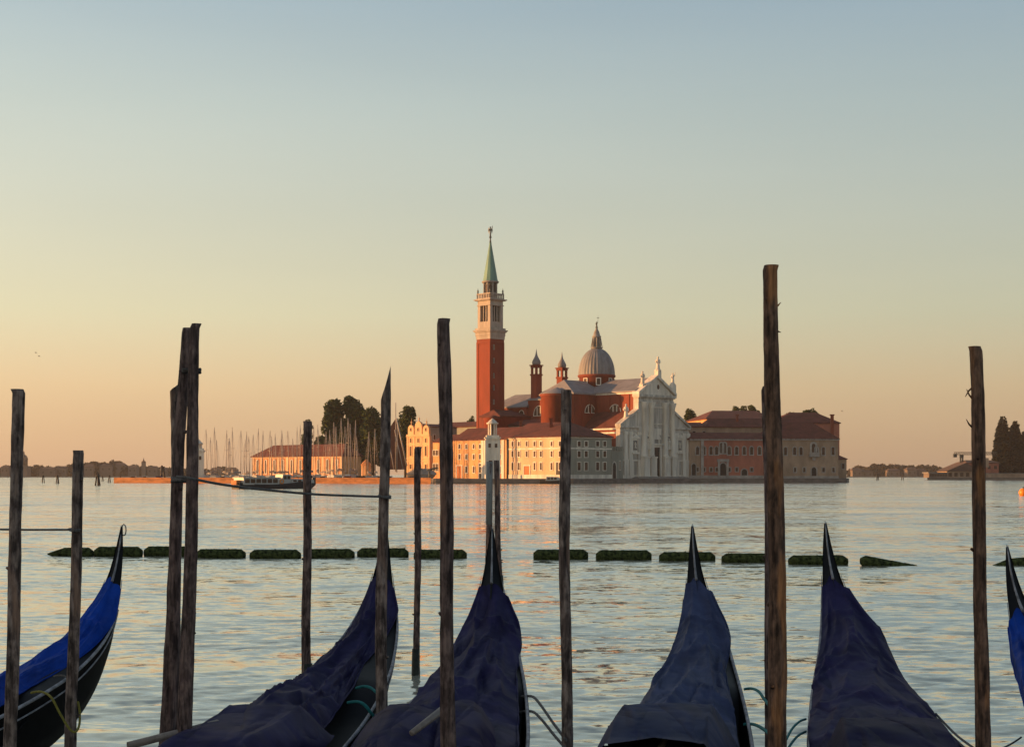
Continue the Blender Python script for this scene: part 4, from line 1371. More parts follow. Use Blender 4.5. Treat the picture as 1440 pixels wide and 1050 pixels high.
def make_sailboat(hm, name='sailboat'):
    t = thing(name, 'x', 'sailboat', (0, 0, 0), 'sailing boats moored in the marina')
    b = MB(); boat_hull(b, 9.0, 2.8, -.4, 1.0, .25); b.build('hull', hm, t)
    c = MB().box(-1.5, 2.2, -.85, .85, .95, 1.55).box(-1.2, 1.4, -.7, .7, 1.5, 1.75); c.build('cabin', M['white_paint'], t)
    MB().tube([(.8, 0, 1.0), (.8, 0, 13.0)], [.11, .07], 6).build('mast', M['alu'], t)
    MB().tube([(.8, 0, 2.4), (-3.3, 0, 2.3)], .07, 6).build('boom', M['alu'], t)
    MB().tube([(.6, 0, 2.62), (-1.2, 0, 2.72), (-3.2, 0, 2.5)], [.16, .2, .1], 7).build('furled_sail', random.choice([M['blue_bit'], M['canvas']]), t)
    r = MB()
    r.tube([(.8, -.6, 8.0), (.8, .6, 8.0)], .035, 4)
    for q in ((4.3, 0, 1.3), (-4.3, 0, 1.1)):
        r.tube([q, (.8, 0, 12.9)], .022, 4)
    for sy in (-1, 1):
        r.tube([(.8, sy * 1.2, 1.1), (.8, sy * .6, 8.0), (.8, 0, 12.6)], .022, 4)
    r.build('rigging', M['alu'], t)
    return t


def build_marina():
    rng = random.Random(31)
    protos = [make_sailboat(M['white_paint']), make_sailboat(M['hull_dark'])]
    masts = [(291.5, 604), (297, 615), (303, 601), (305.5, 619), (317.5, 605), (320.5, 617), (324, 616), (328.3, 601), (338.5, 606), (343, 619), (346.5, 607),
             (351, 614), (355, 611), (362, 603), (368, 606), (378.5, 606), (382, 614), (389, 610), (395, 612), (398.5, 605), (406.5, 606), (413, 617), (417.5, 601), (422, 598),
             (440, 600), (448.7, 597.5), (458, 607), (465, 605), (470, 594), (473.5, 600), (481.5, 588), (486, 600), (490.5, 588), (493, 596), (498, 591), (502.5, 615),
             (516.5, 607), (526.5, 603)]
    groups = (('left of the warehouse', 0, 353), ('in front of the warehouse roof', 353, 445), ('in front of the tall trees', 445, 560))
    cnt = {}
    order = sorted(masts)
    used = set()
    for px, yt in order:
        for nm, a, b in groups:
            if a <= px < b:
                cnt[nm] = cnt.get(nm, 0) + 1
                lab = 'moored sailboat, %s mast from the left of those %s' % (ORD[cnt[nm] - 1], nm)
        i = rng.randrange(2)
        o = protos[i] if i not in used else copy_tree(protos[i])
        used.add(i)
        d = rng.uniform(452, 505) if px < 470 else rng.uniform(440, 458)
        x, y = gp(px, d)
        rz = rng.choice((-1, 1)) * rng.uniform(.9, 2.0)
        hgt = (zof(yt, d) + .1) / 13.0
        sx = max(.85, min(1.15, hgt))
        o.rotation_euler = (rng.uniform(-.035, .035), 0, rz)
        o.scale = (sx, sx, hgt)
        o.location = (x - .8 * sx * math.cos(rz), y - .8 * sx * math.sin(rz), 0)
        o['label'] = lab
        o['category'] = 'sailboat'
    # old barge with raking spars and a hanging brown sail
    d = 430
    t = thing('sailing_barge', 'old sailing barge with thick raking spars and a hung brown sail beside the gabled building', 'sailboat', (*gp(556, d), 0))
    b = MB()
    hx, hy = gp(556, d)
    bb = MB(); boat_hull(bb, 12, 3.6, -.4, 1.3, .5)
    a = math.radians(20)
    b.add([(hx + v[0] * math.cos(a) - v[1] * math.sin(a), hy + v[0] * math.sin(a) + v[1] * math.cos(a), v[2]) for v in bb.v], bb.f)
    b.build('hull', M['dark_wood'], t)
    P = lambda px, py, dd=0: at(px, py, d + dd)
    MB().tube([P(556.5, 663), P(556.5, 566)], [.16, .1], 7).build('mast', M['alu'], t)
    for p0, p1, r in (((572, 655), (557.5, 588), .22), ((567, 660), (555, 604), .14), ((554, 660), (545.5, 612), .14), ((558, 664), (559, 590), .12)):
        MB().tube([P(*p0, -.6), P(*p1, -.1)], r, 7).build('spar', M['alu'], t)
    vs = [P(556, 589, .4), P(571.5, 660, .4), P(541, 660, .8), P(540, 613, .8), P(556, 589, .52), P(571.5, 660, .52), P(541, 660, .92), P(540, 613, .92)]
    MB().add(vs, [(0, 1, 2, 3), (4, 5, 6, 7), (0, 1, 5, 4), (1, 2, 6, 5), (2, 3, 7, 6), (3, 0, 4, 7)]).build('sail', M['brown_sail'], t)
    # small boats and clutter along the mole
    k = 0
    for px, L, m, c in ((186, 5, 'white_paint', 'alu'), (203, 4, 'red_bit', 'white_paint'), (222, 5, 'white_paint', 'blue_bit'), (312, 5, 'hull_dark', 'white_paint'), (452, 6, 'blue_bit', 'white_paint'), (487, 6, 'white_paint', 'red_bit'), (505, 8, 'white_paint', 'hull_dark'), (533, 6, 'white_paint', 'alu'), (545, 6, 'red_bit', 'white_paint')):
        f = (px - 160) / (606 - 160)
        d = 449 - 36 * f + (3 if px < 500 else 5)
        x, y = gp(px, d)
        t = thing('motor_boat', 'x', 'motorboat', (x, y, .25), 'motor boats along the inside of the marina mole')
        t['label'] = 'small open motorboat behind the brick mole, %s from the left' % ORD[k]
        k += 1
        b = MB(); boat_hull(b, L, 2.0, -.3, .95, .3)
        b.v = [(v[0] + x, v[1] + y, v[2] + .25) for v in b.v]; b.build('hull', M[m], t)
        MB().fbox(Fr((x, y), (1, 0)), -L * .1, L * .22, -.7, .7, 1.2, 2.1).build('cabin', M[c], t)
        MB().fbox(Fr((x, y), (1, 0)), -L * .05, L * .18, .7, .74, 1.5, 1.95).build('windscreen', M['dark'], t)
    # a hut and a tarpaulin covered heap on the quay
    c = gp(515, 470)
    t = thing('orange_hut', 'small orange hut with pointed roof under the trees by the marina', 'hut', (*c, GZ))
    MB().lathe(c, [(1.5, .4), (1.5, zof(654, 470))], 8, False).build('wall', M['ochre'], t)
    MB().lathe(c, [(1.8, zof(654, 470)), (1.1, zof(650, 470)), (.05, zof(645.5, 470))], 8, False).build('roof', M['mole'], t)
    c = gp(593, 436)
    t = thing('covered_boat', 'grey tarpaulin covered boat hauled out in front of the gabled building', 'boat', (*c, 1.5))
    b = MB(); boat_hull(b, 8.4, 3, 0.1, 1.7, .2); b.v = [(v[0] + c[0], v[1] + c[1], v[2] + 1.0) for v in b.v]; b.build('hull', M['stone_dark'], t)
    vs, fs = [], []
    for i in range(13):
        f = i / 12
        for j in range(9):
            g = j / 8
            vs.append((c[0] - 4.3 + 8.6 * f, c[1] - 1.7 + 3.4 * g, 2.5 + 1.8 * math.sin(math.pi * g) ** .8 * math.sin(math.pi * (f * .9 + .05)) ** .7 + .1 * math.sin(i * 2.1 + j)))
    for i in range(12):
        for j in range(8):
            fs.append((i * 9 + j, i * 9 + j + 1, i * 9 + j + 10, i * 9 + j + 9))
    MB().add(vs, fs, True).build('tarpaulin', M['stone_dark'], t)
    t = thing('davit_crane', 'small dark boat hoist arm on the quay left of the thick mooring pole', 'crane', (*gp(606, 430), GZ))
    p = lambda px, py: at(px, py, 428)
    MB().tube([p(604, 674), p(604, 662)], .3, 8).build('post', M['bronze'], t)
    MB().tube([p(600, 660.5), p(606, 659.6), p(616, 657.5)], [.25, .3, .2], 7).build('arm', M['bronze'], t)
    # water taxi in front of the convent
    d = 398
    x, y = gp(779, d)
    t = thing('water_taxi', 'low white water taxi moored at the convent quay left of the dark pole', 'motorboat', (x, y, 0))
    b = MB(); boat_hull(b, 7.6, 2.2, -.3, .85, .3); b.v = [(v[0] + x, v[1] + y, v[2]) for v in b.v]; b.build('hull', M['dark_wood'], t)
    f = Fr((x, y), (1, 0))
    MB().fprism(f, [(-2.2, .8), (1.9, .8), (1.3, 1.85), (-2.0, 1.95)], -.85, .85).build('cabin', M['white_paint'], t)
    for u in (-1.55, -.65, .25):
        MB().fprism(f, outline(u + .1, 1.15, 1.7, .65), .84, .89).build('window', M['dark'], t)


build_marina()


def build_water_bus():
    """waterbus seen three-quarter: dark hull with high bow, low glazed saloon, wheelhouse, orange life ring"""
    t = thing('water_bus', 'white passenger water bus with dark hull and long glazed saloon crossing before the marina', 'water bus', (*gp(386, 262), 0))
    a, b = gp(331, 256), gp(444, 268)
    f = Fr(a, (b[0] - a[0], b[1] - a[1]))
    L = (Vector(b) - Vector(a)).length
    hb = MB(); boat_hull(hb, L, 3.6, -.6, .75, .75, n=24)
    c = f.pt(L / 2, 0, 0)
    tr = lambda v: f.pt(L / 2 + v[0], v[1], v[2])
    hb.v = [tuple(tr(v)) for v in hb.v]
    hb.build('hull', M['hull_dark'], t)
    MB().fbox(f, .04 * L, .47 * L, -1.5, 1.5, .72, 1.85).build('saloon', M['white_paint'], t)
    MB().fbox(f, .03 * L, .485 * L, -1.65, 1.65, 1.85, 1.98).build('roof', M['white_paint'], t)
    for k in range(6):
        u0 = .055 * L + k * .068 * L
        MB().fbox(f, u0, u0 + .056 * L, 1.49, 1.54, 1.0, 1.7).build('window', M['dark'], t)
    MB().fprism(f, [(.52 * L, .7), (.64 * L, .7), (.635 * L, 2.45), (.535 * L, 2.5)], -1.1, 1.1).build('wheelhouse', M['white_paint'], t)
    for u in (.545, .59):
        MB().fbox(f, u * L, (u + .035) * L, 1.09, 1.14, 1.65, 2.25).build('window', M['dark'], t)
    MB().fprism(f, [(.64 * L, .7), (.93 * L, 1.0), (.92 * L, 1.55), (.64 * L, 1.75)], -1.2, 1.2).build('bow_saloon', M['white_paint'], t)
    for k in range(4):
        u0 = .66 * L + k * .06 * L
        MB().fbox(f, u0, u0 + .042 * L, 1.19, 1.24, 1.2, 1.52).build('window', M['dark'], t)
    c = f.pt(.50 * L, 1.62, 1.25)
    ring = MB()
    ring.tube([c + f.u * (.36 * math.cos(q)) + Vector((0, 0, .36 * math.sin(q))) for q in [2 * math.pi * i / 14 for i in range(15)]], .09, 6)
    ring.build('life_ring', M['buoy'], t)
    rl = MB()
    for k in range(5):
        rl.fbox(f, (.67 + .06 * k) * L, (.67 + .06 * k) * L + .06, 1.0, 1.06, 1.4, 2.3)
    rl.fbox(f, .66 * L, .93 * L, 1.0, 1.06, 2.3, 2.36)
    rl.build('railing', M['alu'], t)
    MB().fbox(f, -.02 * L, .03 * L, -.8, .8, .7, 1.5).build('stern_locker', M['mole'], t)


build_water_bus()


# ---------------------------------------------------------------- channel markers, buoy, gulls
def make_marker():
    t = thing('channel_marker', 'x', 'channel marker', (0, 0, 0), 'wooden channel markers far out on the water')
    for k in range(3):
        q = 2 * math.pi * k / 3 + .4
        MB().tube([(.9 * math.cos(q), .9 * math.sin(q), -1.5), (.22 * math.cos(q), .22 * math.sin(q), 3.6 + .35 * (k == 0))], [.24, .2], 8).build('pile', M['dark_wood'], t)
    MB().lathe((0, 0), [(.62, 2.7), (.64, 2.95), (.6, 3.0)], 12).build('band', M['bronze'], t)
    return t


def build_markers():
    first = None
    k = 0
    for px, yb, yt, lb in ((60.4, 678.5, 668, 'leftmost of the far channel markers'), (81, 679.6, 668, 'far channel marker left of the short thick mooring post'), (137.5, 682.5, 664, 'tallest and nearest far channel marker of the left shore'),
                           (144.2, 676.5, 669, 'small far channel marker right behind the tallest marker'), (154, 678.5, 668, 'far channel marker right of the tallest marker'), (169, 676, 669.5, 'small far channel marker in the middle of the left shore'),
                           (190, 675.5, 670, 'tiny far channel marker left of the far bell tower'), (201, 675.5, 670, 'tiny far channel marker below the far bell tower'), (228.3, 677, 655, 'tall far channel marker beside the tied mooring posts'),
                           (1234, 675, 666, 'dark channel marker off the right end of the island'), (1269.5, 674.7, 665.5, 'dark channel marker halfway to the right hand island')):
        d = H * F / (yb - HY)
        if first is None:
            o = first = make_marker()
        else:
            o = copy_tree(first)
        s = zof(yt, d) / 3.8
        o.location = (*gp(px, d), 0)
        o.scale = (min(1.4, s), min(1.4, s), s)
        o.rotation_euler = (0, 0, k * 1.3)
        o['label'] = 'three pile wooden marker, ' + lb
        k += 1
    d = 173
    x, y = gp(1439, d)
    t = thing('buoy', 'round orange buoy floating at the right edge of the picture', 'buoy', (x, y, 0))
    MB().ball((x, y, .35), .52, 12).build('float', M['buoy'], t)
    MB().tube([(x, y, .8), (x, y, 1.02)], .07, 8).build('ring', M['bronze'], t)
    for px, py, lb in ((50.5, 496, 'tiny gull flying high over the left shore, upper one of two'), (55, 501, 'tiny gull flying high over the left shore, lower one of two'), (1184, 578, 'tiny gull flying over the right end of the island')):
        p = at(px, py, 330)
        g = MB()
        g.tube([p + Vector((-.2, 0, 0)), p + Vector((0, 0, .02)), p + Vector((.22, 0, .03))], [.02, .08, .03], 6)
        for sg in (-1, 1):
            a = [p + Vector((.08, 0, .04)), p + Vector((.05, sg * .3, .16)), p + Vector((-.05, sg * .62, .08)), p + Vector((-.09, sg * .3, .12)), p + Vector((-.08, 0, .03))]
            b = [q + Vector((0, 0, .015)) for q in a]
            g.add(a + b, [(0, 1, 2, 3, 4), (5, 6, 7, 8, 9)] + [(i, (i + 1) % 5, (i + 1) % 5 + 5, i + 5) for i in range(5)])
        o = g.build('gull', M['stone_dark'], None, p)
        tag(o, lb, 'bird', 'gulls in the sky')


build_markers()


# ---------------------------------------------------------------- foreground materials
def bark_material(name, base, light, strip, seed, strip_amt=.5):
    """weathered mooring pole: dark bark flakes, grey dry wood and bare reddish strips running along the grain"""
    m = bpy.data.materials.new(name); m.use_nodes = True
    nt = m.node_tree; n, lk = nt.nodes, nt.links
    p = n['Principled BSDF']; p.inputs['Roughness'].default_value = .85
    p.inputs['Specular IOR Level'].default_value = .25
    tc = n.new('ShaderNodeTexCoord')

    def nz(scale, st, det=8, off=0.0, rough=.62):
        mp = n.new('ShaderNodeMapping'); mp.inputs['Scale'].default_value = (1, 1, st); mp.inputs['Location'].default_value = (seed * 3.7 + off, seed * 1.3, seed * 2.1 + off)
        lk.new(tc.outputs['Object'], mp.inputs[0])
        t = n.new('ShaderNodeTexNoise'); t.inputs['Scale'].default_value = scale; t.inputs['Detail'].default_value = det; t.inputs['Roughness'].default_value = rough
        lk.new(mp.outputs[0], t.inputs['Vector'])
        return t.outputs['Fac']

    def ramp(src, a, b, ca=(0, 0, 0, 1), cb=(1, 1, 1, 1)):
        r = n.new('ShaderNodeValToRGB'); r.color_ramp.elements[0].position = a; r.color_ramp.elements[1].position = b
        r.color_ramp.elements[0].color = ca; r.color_ramp.elements[1].color = cb
        lk.new(src, r.inputs[0]); return r.outputs[0]

    def mix(f, a, b):
        x = n.new('ShaderNodeMix'); x.data_type = 'RGBA'
        lk.new(f, x.inputs[0]); lk.new(a, x.inputs[6]); lk.new(b, x.inputs[7]); return x.outputs[2]
    grain = nz(42, .085)
    flake = nz(19, .42, off=5)
    patch = nz(4.2, .22, 5, off=11, rough=.5)
    bark = ramp(grain, .38, .64, (*(c * .22 for c in base), 1), (*base, 1))
    dry = ramp(grain, .36, .62, (*(c * .35 for c in light), 1), (*light, 1))
    red = ramp(grain, .34, .66, (*(c * .42 for c in strip), 1), (*strip, 1))
    c1 = mix(ramp(flake, .44, .60), bark, dry)
    c2 = mix(ramp(patch, 1 - strip_amt, 1 - strip_amt + .06), c1, red)
    lk.new(c2, p.inputs['Base Color'])
    h = n.new('ShaderNodeMath'); h.operation = 'ADD'
    lk.new(grain, h.inputs[0]); lk.new(flake, h.inputs[1])
    b = n.new('ShaderNodeBump'); b.inputs['Strength'].default_value = .9; b.inputs['Distance'].default_value = .012
    lk.new(h.outputs[0], b.inputs['Height']); lk.new(b.outputs[0], p.inputs['Normal'])
    return m


BARK = [bark_material('pole_bark', (.15, .098, .090), (.32, .215, .19), (.42, .235, .17), k, a) for k, a in ((1, .36), (2, .44), (3, .40))]
BARK_WARM = bark_material('pole_bark_warm', (.18, .105, .074), (.34, .19, .125), (.60, .27, .12), 7, .50)
BARK_GREY = bark_material('pole_bark_grey', (.19, .135, .118), (.44, .33, .285), (.46, .29, .215), 9, .42)
WET = mat('wet_weed', (.010, .014, .008), .4, .5, 14, bump=.6)
PALE = mat('pale_sleeve', (.30, .29, .28), .6, .3, 8, .15)
ROPE = mat('grey_rope', (.21, .19, .18), .9, .4, 60, bump=.6)
TEAL = mat('teal_rope', (.02, .24, .24), .8, .35, 60, bump=.6)
YELLOW = mat('yellow_rope', (.36, .31, .05), .8, .35, 60, bump=.6)
BLACK = mat('black_lacquer', (.007, .0065, .007), .6, .3, 6, spec=.02)
DECK = mat('black_deck', (.014, .013, .014), .55, .3, 6, spec=.18)
TRIM = mat('worn_pale_trim', (.34, .33, .35), .6, .5, 12, spec=.2)
IRON = mat('polished_iron', (.30, .29, .29), .3, .3, 20, metal=.8)
def tarp_material(name, col, var=.34, spec=.06, rough=.65):
    """woven tarpaulin: faded areas, fold ridges in the relief, a little sheen"""
    m = mat(name, col, rough, var, 2.2, bump=.0, spec=spec)
    n, lk = m.node_tree.nodes, m.node_tree.links
    p = n['Principled BSDF']
    tc = n.new('ShaderNodeTexCoord')
    prev = None
    for sc_, rot, st, ds in ((.9, .35, 1.0, .085), (2.1, -.3, .5, .035)):
        nw = n.new('ShaderNodeTexNoise'); nw.inputs['Scale'].default_value = sc_ * .8; nw.inputs['Detail'].default_value = 3
        lk.new(tc.outputs['Object'], nw.inputs['Vector'])
        mp = n.new('ShaderNodeMapping'); mp.inputs['Scale'].default_value = (1.7, .38, .6); mp.inputs['Rotation'].default_value = (0, 0, rot)
        ad = n.new('ShaderNodeVectorMath'); ad.operation = 'MULTIPLY_ADD'; ad.inputs[1].default_value = (.35, .35, .35)
        lk.new(nw.outputs['Color'], ad.inputs[0]); lk.new(tc.outputs['Object'], ad.inputs[2])
        lk.new(ad.outputs[0], mp.inputs[0])
        v = n.new('ShaderNodeTexVoronoi'); v.feature = 'DISTANCE_TO_EDGE'; v.inputs['Scale'].default_value = sc_
        lk.new(mp.outputs[0], v.inputs['Vector'])
        r = n.new('ShaderNodeMapRange'); r.interpolation_type = 'SMOOTHSTEP'; r.inputs['From Max'].default_value = .22; r.inputs['To Min'].default_value = 1; r.inputs['To Max'].default_value = 0
        lk.new(v.outputs['Distance'], r.inputs['Value'])
        b = n.new('ShaderNodeBump'); b.inputs['Strength'].default_value = st; b.inputs['Distance'].default_value = ds
        lk.new(r.outputs[0], b.inputs['Height'])
        if prev:
            lk.new(prev.outputs[0], b.inputs['Normal'])
        prev = b
    lk.new(prev.outputs[0], p.inputs['Normal'])
    return m


NAVY = tarp_material('navy_tarpaulin', (.031, .0265, .084))
SLATE = tarp_material('faded_navy_tarpaulin', (.060, .073, .150))
ROYAL = tarp_material('royal_blue_tarpaulin', (.010, .058, .38))
SEATN = tarp_material('navy_seat_cover', (.026, .021, .072))
SEATB = tarp_material('slate_seat_cover', (.036, .044, .100))
SEATC = tarp_material('dark_navy_cover', (.018, .016, .054))
OARW = mat('varnished_oar', (.27, .22, .19), .5, .3, 20, .1)
MOSS = mat('mossy_float', (.085, .098, .034), .9, .6, 11, bump=.5, bscale=30, col2=(.010, .012, .006), spec=.05)
BRIGHT = mat('blue_chair_cover', (.03, .04, .22), .6, .3, 4)


# ---------------------------------------------------------------- mooring poles
def pole(label, px0, py0, px1, py1, d, w0, w1, seed, m=None, group='wooden mooring poles between the gondolas', slant=0.0, z_low=-1.2, waterline=True, sleeve=None, d1=None, twigs=(), bow=0.0):
    """a rough driven pole seen from (px0, py0) at its top to (px1, py1) lower down, w in photo pixels"""
    rng = random.Random(seed)
    d1 = d1 or d
    a, b = at(px0, py0, d), at(px1, py1, d1)
    ax = (b - a)
    foot = a + ax * ((a.z - z_low) / (a.z - b.z))
    r0, r1 = w0 / 2 / F * d, w1 / 2 / F * d1
    rf = r0 + (r1 - r0) * min(1.6, (foot - a).length / ax.length)
    t = thing('mooring_pole', label, 'mooring pole', (foot.x, foot.y, 0), group)
    n, m_ = 20, 150
    L = (foot - a).length
    dirv = (foot - a).normalized()
    U = Vector((1, 0, 0)); V = dirv.cross(U).normalized()
    vs, fs = [], []
    sd = seed * 7.3
    for i in range(m_ + 1):
        f = i / m_
        bend = Vector((math.sin(f * 5 + sd) * .010 + math.sin(f * 13 + sd * 2) * .005, 0, 0))
        c = a + (foot - a) * f + bend * (1 if 0 < f else 0) + Vector((bow / F * d * math.sin(math.pi * min(1, f * 1.15)), 0, 0))
        rr = r0 + (rf - r0) * f
        for k in range(n):
            q = 2 * math.pi * k / n
            dq = Vector((math.cos(q), math.sin(q), f * L))
            nz_ = mnoise.noise(Vector((dq.x * 1.1 + sd, dq.y * 1.1, f * L * .9))) * .17 + mnoise.noise(Vector((dq.x * 2.4, dq.y * 2.4 + sd, f * L * 3.2))) * .11 + mnoise.noise(Vector((dq.x * 4 + sd, dq.y * 4, f * L * 11))) * .07
            p = c + (U * math.cos(q) + V * math.sin(q)) * rr * (1 + nz_)
            if slant:
                p.z = min(p.z, a.z - slant * ((1 - math.cos(q)) / 2) ** .8)
            vs.append(p)
    for i in range(m_):
        for k in range(n):
            fs.append((i * n + k, i * n + (k + 1) % n, (i + 1) * n + (k + 1) % n, (i + 1) * n + k))
    mb = MB(); mb.add(vs, fs, True)
    mb.f.append(list(range(n))); mb.sm.append(False); mb.mi.append(0)
    # a few knots and bark stubs
    for _ in range(5):
        f = rng.uniform(.16 if slant else .03, .55); q = rng.uniform(0, 6.28)
        c = a + (foot - a) * f
        rr = r0 + (rf - r0) * f
        o = (U * math.cos(q) + V * math.sin(q))
        mb.tube([c + o * rr * .8, c + o * rr * 1.22 + Vector((0, 0, .01))], [rr * .30, rr * .16], 7)
    for px, py, dx, dy in twigs:                      # loose strips of bark
        p = at(px, py, d)
        mb.tube([p, p + Vector((dx * .5, 0, dy * .35)), p + Vector((dx, 0, dy))], [.007, .006, .002], 5)
    mb.build('shaft', m or BARK[seed % 3], t)
    if waterline:
        zc = .32
        c0 = foot + dirv * (-(zc - foot.z) / -dirv.z if False else 0)
        g = lambda z: foot + (a - foot) * ((z - foot.z) / (a.z - foot.z))
        rr = rf * 1.03
        wb = MB()
        pts = [g(-.6), g(.0), g(zc * .6), g(zc)]
        wb.tube(pts, [rr * 1.15, rr * 1.18, rr * 1.14, rr * 1.08], 14)
        wb.build('weed_band', WET, t)
    if sleeve:
        s0 = a + ax * ((sleeve[0] - py0) / (py1 - py0)); s1 = a + ax * ((sleeve[1] - py0) / (py1 - py0))
        MB().tube([s0, s1], r1 * 1.12, 14).build('pale_sleeve', PALE, t)
    return t


G3 = 'wooden mooring poles between the gondolas'
POLES = dict(
    far_left=pole('weathered pole at the left edge in front of the royal blue covered gondola', 24, 547, 15, 1050, 10.0, 16.5, 18, 1, BARK_GREY, twigs=((31, 560, .012, -.04),)),
    short=pole('short thick topped mooring pole with a grey line tied round it, second from the left', 110, 633, 101.5, 1050, 11.2, 14.5, 17, 2, BARK_GREY),
    trio_a=pole('straight dark pole of the tied group, its top just left of the highest one', 263.5, 461, 233.5, 1050, 10.0, 13.5, 22, 4, BARK[0], G3),
    trio_b=pole('highest pole of the tied group, leaning right at the top', 276.5, 455, 257.5, 1050, 9.8, 13.5, 23, 5, BARK[2], G3),
    trio_c=pole('lower slant cut pole at the left of the tied group', 246.5, 538, 243.5, 1050, 10.15, 14, 19, 6, BARK_GREY, G3, slant=.06),
    thin_mid=pole('thin pole rising behind the second gondola in front of the warehouse', 432, 592, 432, 945, 16.5, 12, 13, 8, BARK[1]),
    pointed=pole('pole with a long slanted pointed tip and a rope round it', 543, 512, 537, 1000, 11.6, 13, 16.5, 9, BARK_GREY, slant=.28),
    thinnest=pole('thinnest pole, standing in open water left of the thick central pole', 588.5, 628, 584.5, 945, 17.9, 9, 9.5, 11, BARK[0]),
    central=pole('thick tall pole in the middle, left of the bell tower', 624, 448, 628, 1050, 8.9, 17, 22, 12, BARK[1]),
    sleeve=pole('distant pole with a pale grey sleeve on its upper part, directly behind a gondola tip', 688.5, 651, 687, 830, 31, 8, 8, 14, BARK[0], sleeve=(649, 737)),
    behind_tip=pole('distant dark pole leaning left right behind a gondola tip', 698, 647, 702, 800, 31, 7, 8.5, 15, BARK[1]),
    right_mid=pole('pole in front of the church, right of the bell tower', 796.5, 548, 796.5, 1050, 10.8, 14, 16, 16, BARK_GREY),
    tall=pole('tallest and thickest pole with reddish stripped wood, right of the church', 1085, 373, 1087.5, 1050, 9.2, 20, 26, 17, BARK_WARM, twigs=((1090, 432, .035, .03), (1090, 465, .036, -.01)), bow=5.0),
    tall_side=pole('thinner lower pole tucked against the left of the tallest pole', 1077.0, 543, 1080, 1050, 10.3, 9, 12, 18, BARK[2]),
    right=pole('pole with peeling bark near the right edge', 1370, 487, 1382.5, 1050, 9.8, 17, 20.5, 19, BARK_WARM, twigs=((1367, 545, -.045, -.06), (1366.5, 600, -.036, .05), (1367, 560, -.036, .06))),
)


# ---------------------------------------------------------------- floating barrier
def build_floats():
    rng = random.Random(3)
    runs = (('left', ((67, 131, 782.5), (133, 200, 783), (203, 270, 782.5), (276, 345, 785), (351.5, 423, 786), (427, 498.5, 785), (502.5, 574.5, 784), (582, 656.5, 785.5))),
            ('right', ((750, 827, 787), (838, 916, 788), (927, 1005.5, 789.5), (1015, 1089, 791.5), (1109, 1192, 794.5), (1210, 1296, 796), (1394, 1470, 795))))
    for nm, lst in runs:
        k = 0
        for x0, x1, yb in lst:
            d = H * F / (yb - 1.0 - HY)
            a, b = gp(x0, d), gp(x1, d)
            L = b[0] - a[0]
            c = ((a[0] + b[0]) / 2, d)
            sink = x0 in (1210, 1394)
            lab = 'dark mossy cylindrical float, %s from the left in the %s row of the barrier' % (ORD[k], nm)
            if x0 == 1210:
                lab = 'mossy float tilted with its right end sunk under water, right row of the barrier'
            if x0 == 1394:
                lab = 'half sunk float at the right edge of the picture behind the last gondola'
            if x0 == 67:
                lab = 'mossy float with a pointed left end, leftmost of the barrier'
            k += 1
            t = thing('barrier_float', lab, 'float', (*c, 0), 'floats of the water barrier')
            n, m_ = 20, 34
            R = .205 * d / 43
            vs, fs = [], []
            for i in range(m_ + 1):
                f = i / m_
                e = min(f, 1 - f) * L
                r = R * (min(1, .50 + .50 * e / (.13 + (.35 if x0 in (67, 1394) and f < .5 else 0)))) if not (x0 in (67, 1394) and f < .5) else R * min(1, .12 + .88 * e / .5)
                tilt = rng_z = 0
                zc = .078 + (math.sin(x0) * .022)
                if x0 == 1210:
                    zc = .12 - .30 * f
                if x0 == 1394:
                    zc = -.04 + .12 * f
                for q_ in range(n):
                    q = 2 * math.pi * q_ / n
                    g = 1 + .05 * mnoise.noise(Vector((f * L * 6 + x0, math.cos(q) * 2, math.sin(q) * 2))) + .05 * mnoise.noise(Vector((f * L * 17 + x0, math.cos(q) * 5, math.sin(q) * 5)))
                    rr = r * g
                    vs.append((c[0] - L / 2 + L * f, d + rr * math.cos(q), zc + rr * math.sin(q) * .92))
            for i in range(m_):
                for q_ in range(n):
                    fs.append((i * n + q_, i * n + (q_ + 1) % n, (i + 1) * n + (q_ + 1) % n, (i + 1) * n + q_))
            mb = MB(); mb.add(vs, fs, True)
            for e in (0, m_):
                mb.f.append([e * n + q_ for q_ in range(n)]); mb.sm.append(False); mb.mi.append(0)
            mb.build('body', MOSS, t)
            w = MB()
            for _ in range(16):                      # weed tufts
                f = rng.uniform(.06, .94)
                q = rng.uniform(.1, math.pi - .1)
                zc = .078 if not sink else (.12 - .30 * f if x0 == 1210 else -.04 + .12 * f)
                rr = R * .95
                p = Vector((c[0] - L / 2 + L * f, d - rr * math.cos(q), zc + rr * .92 * math.sin(q)))
                w.add([p, p + Vector((rng.uniform(-.03, .03), -.02, rng.uniform(.01, .045))), p + Vector((rng.uniform(.01, .04), .01, rng.uniform(-.01, .02)))], [(0, 1, 2)])
            tag(w.build('weed', MOSS, t), kind='stuff')


build_floats()


# ---------------------------------------------------------------- gondolas, sterns towards the lagoon
def smooth(xs, ys, x):
    i = int(np.clip(np.searchsorted(xs, x) - 1, 0, len(xs) - 2))
    h = xs[i + 1] - xs[i]
    t = (x - xs[i]) / h
    def sl(j):
        if j <= 0:
            return (ys[1] - ys[0]) / (xs[1] - xs[0])
        if j >= len(xs) - 1:
            return (ys[-1] - ys[-2]) / (xs[-1] - xs[-2])
        return (ys[j + 1] - ys[j - 1]) / (xs[j + 1] - xs[j - 1])
    a, b = sl(i) * h, sl(i + 1) * h
    return (2 * t ** 3 - 3 * t ** 2 + 1) * ys[i] + (t ** 3 - 2 * t ** 2 + t) * a + (-2 * t ** 3 + 3 * t ** 2) * ys[i + 1] + (t ** 3 - t ** 2) * b


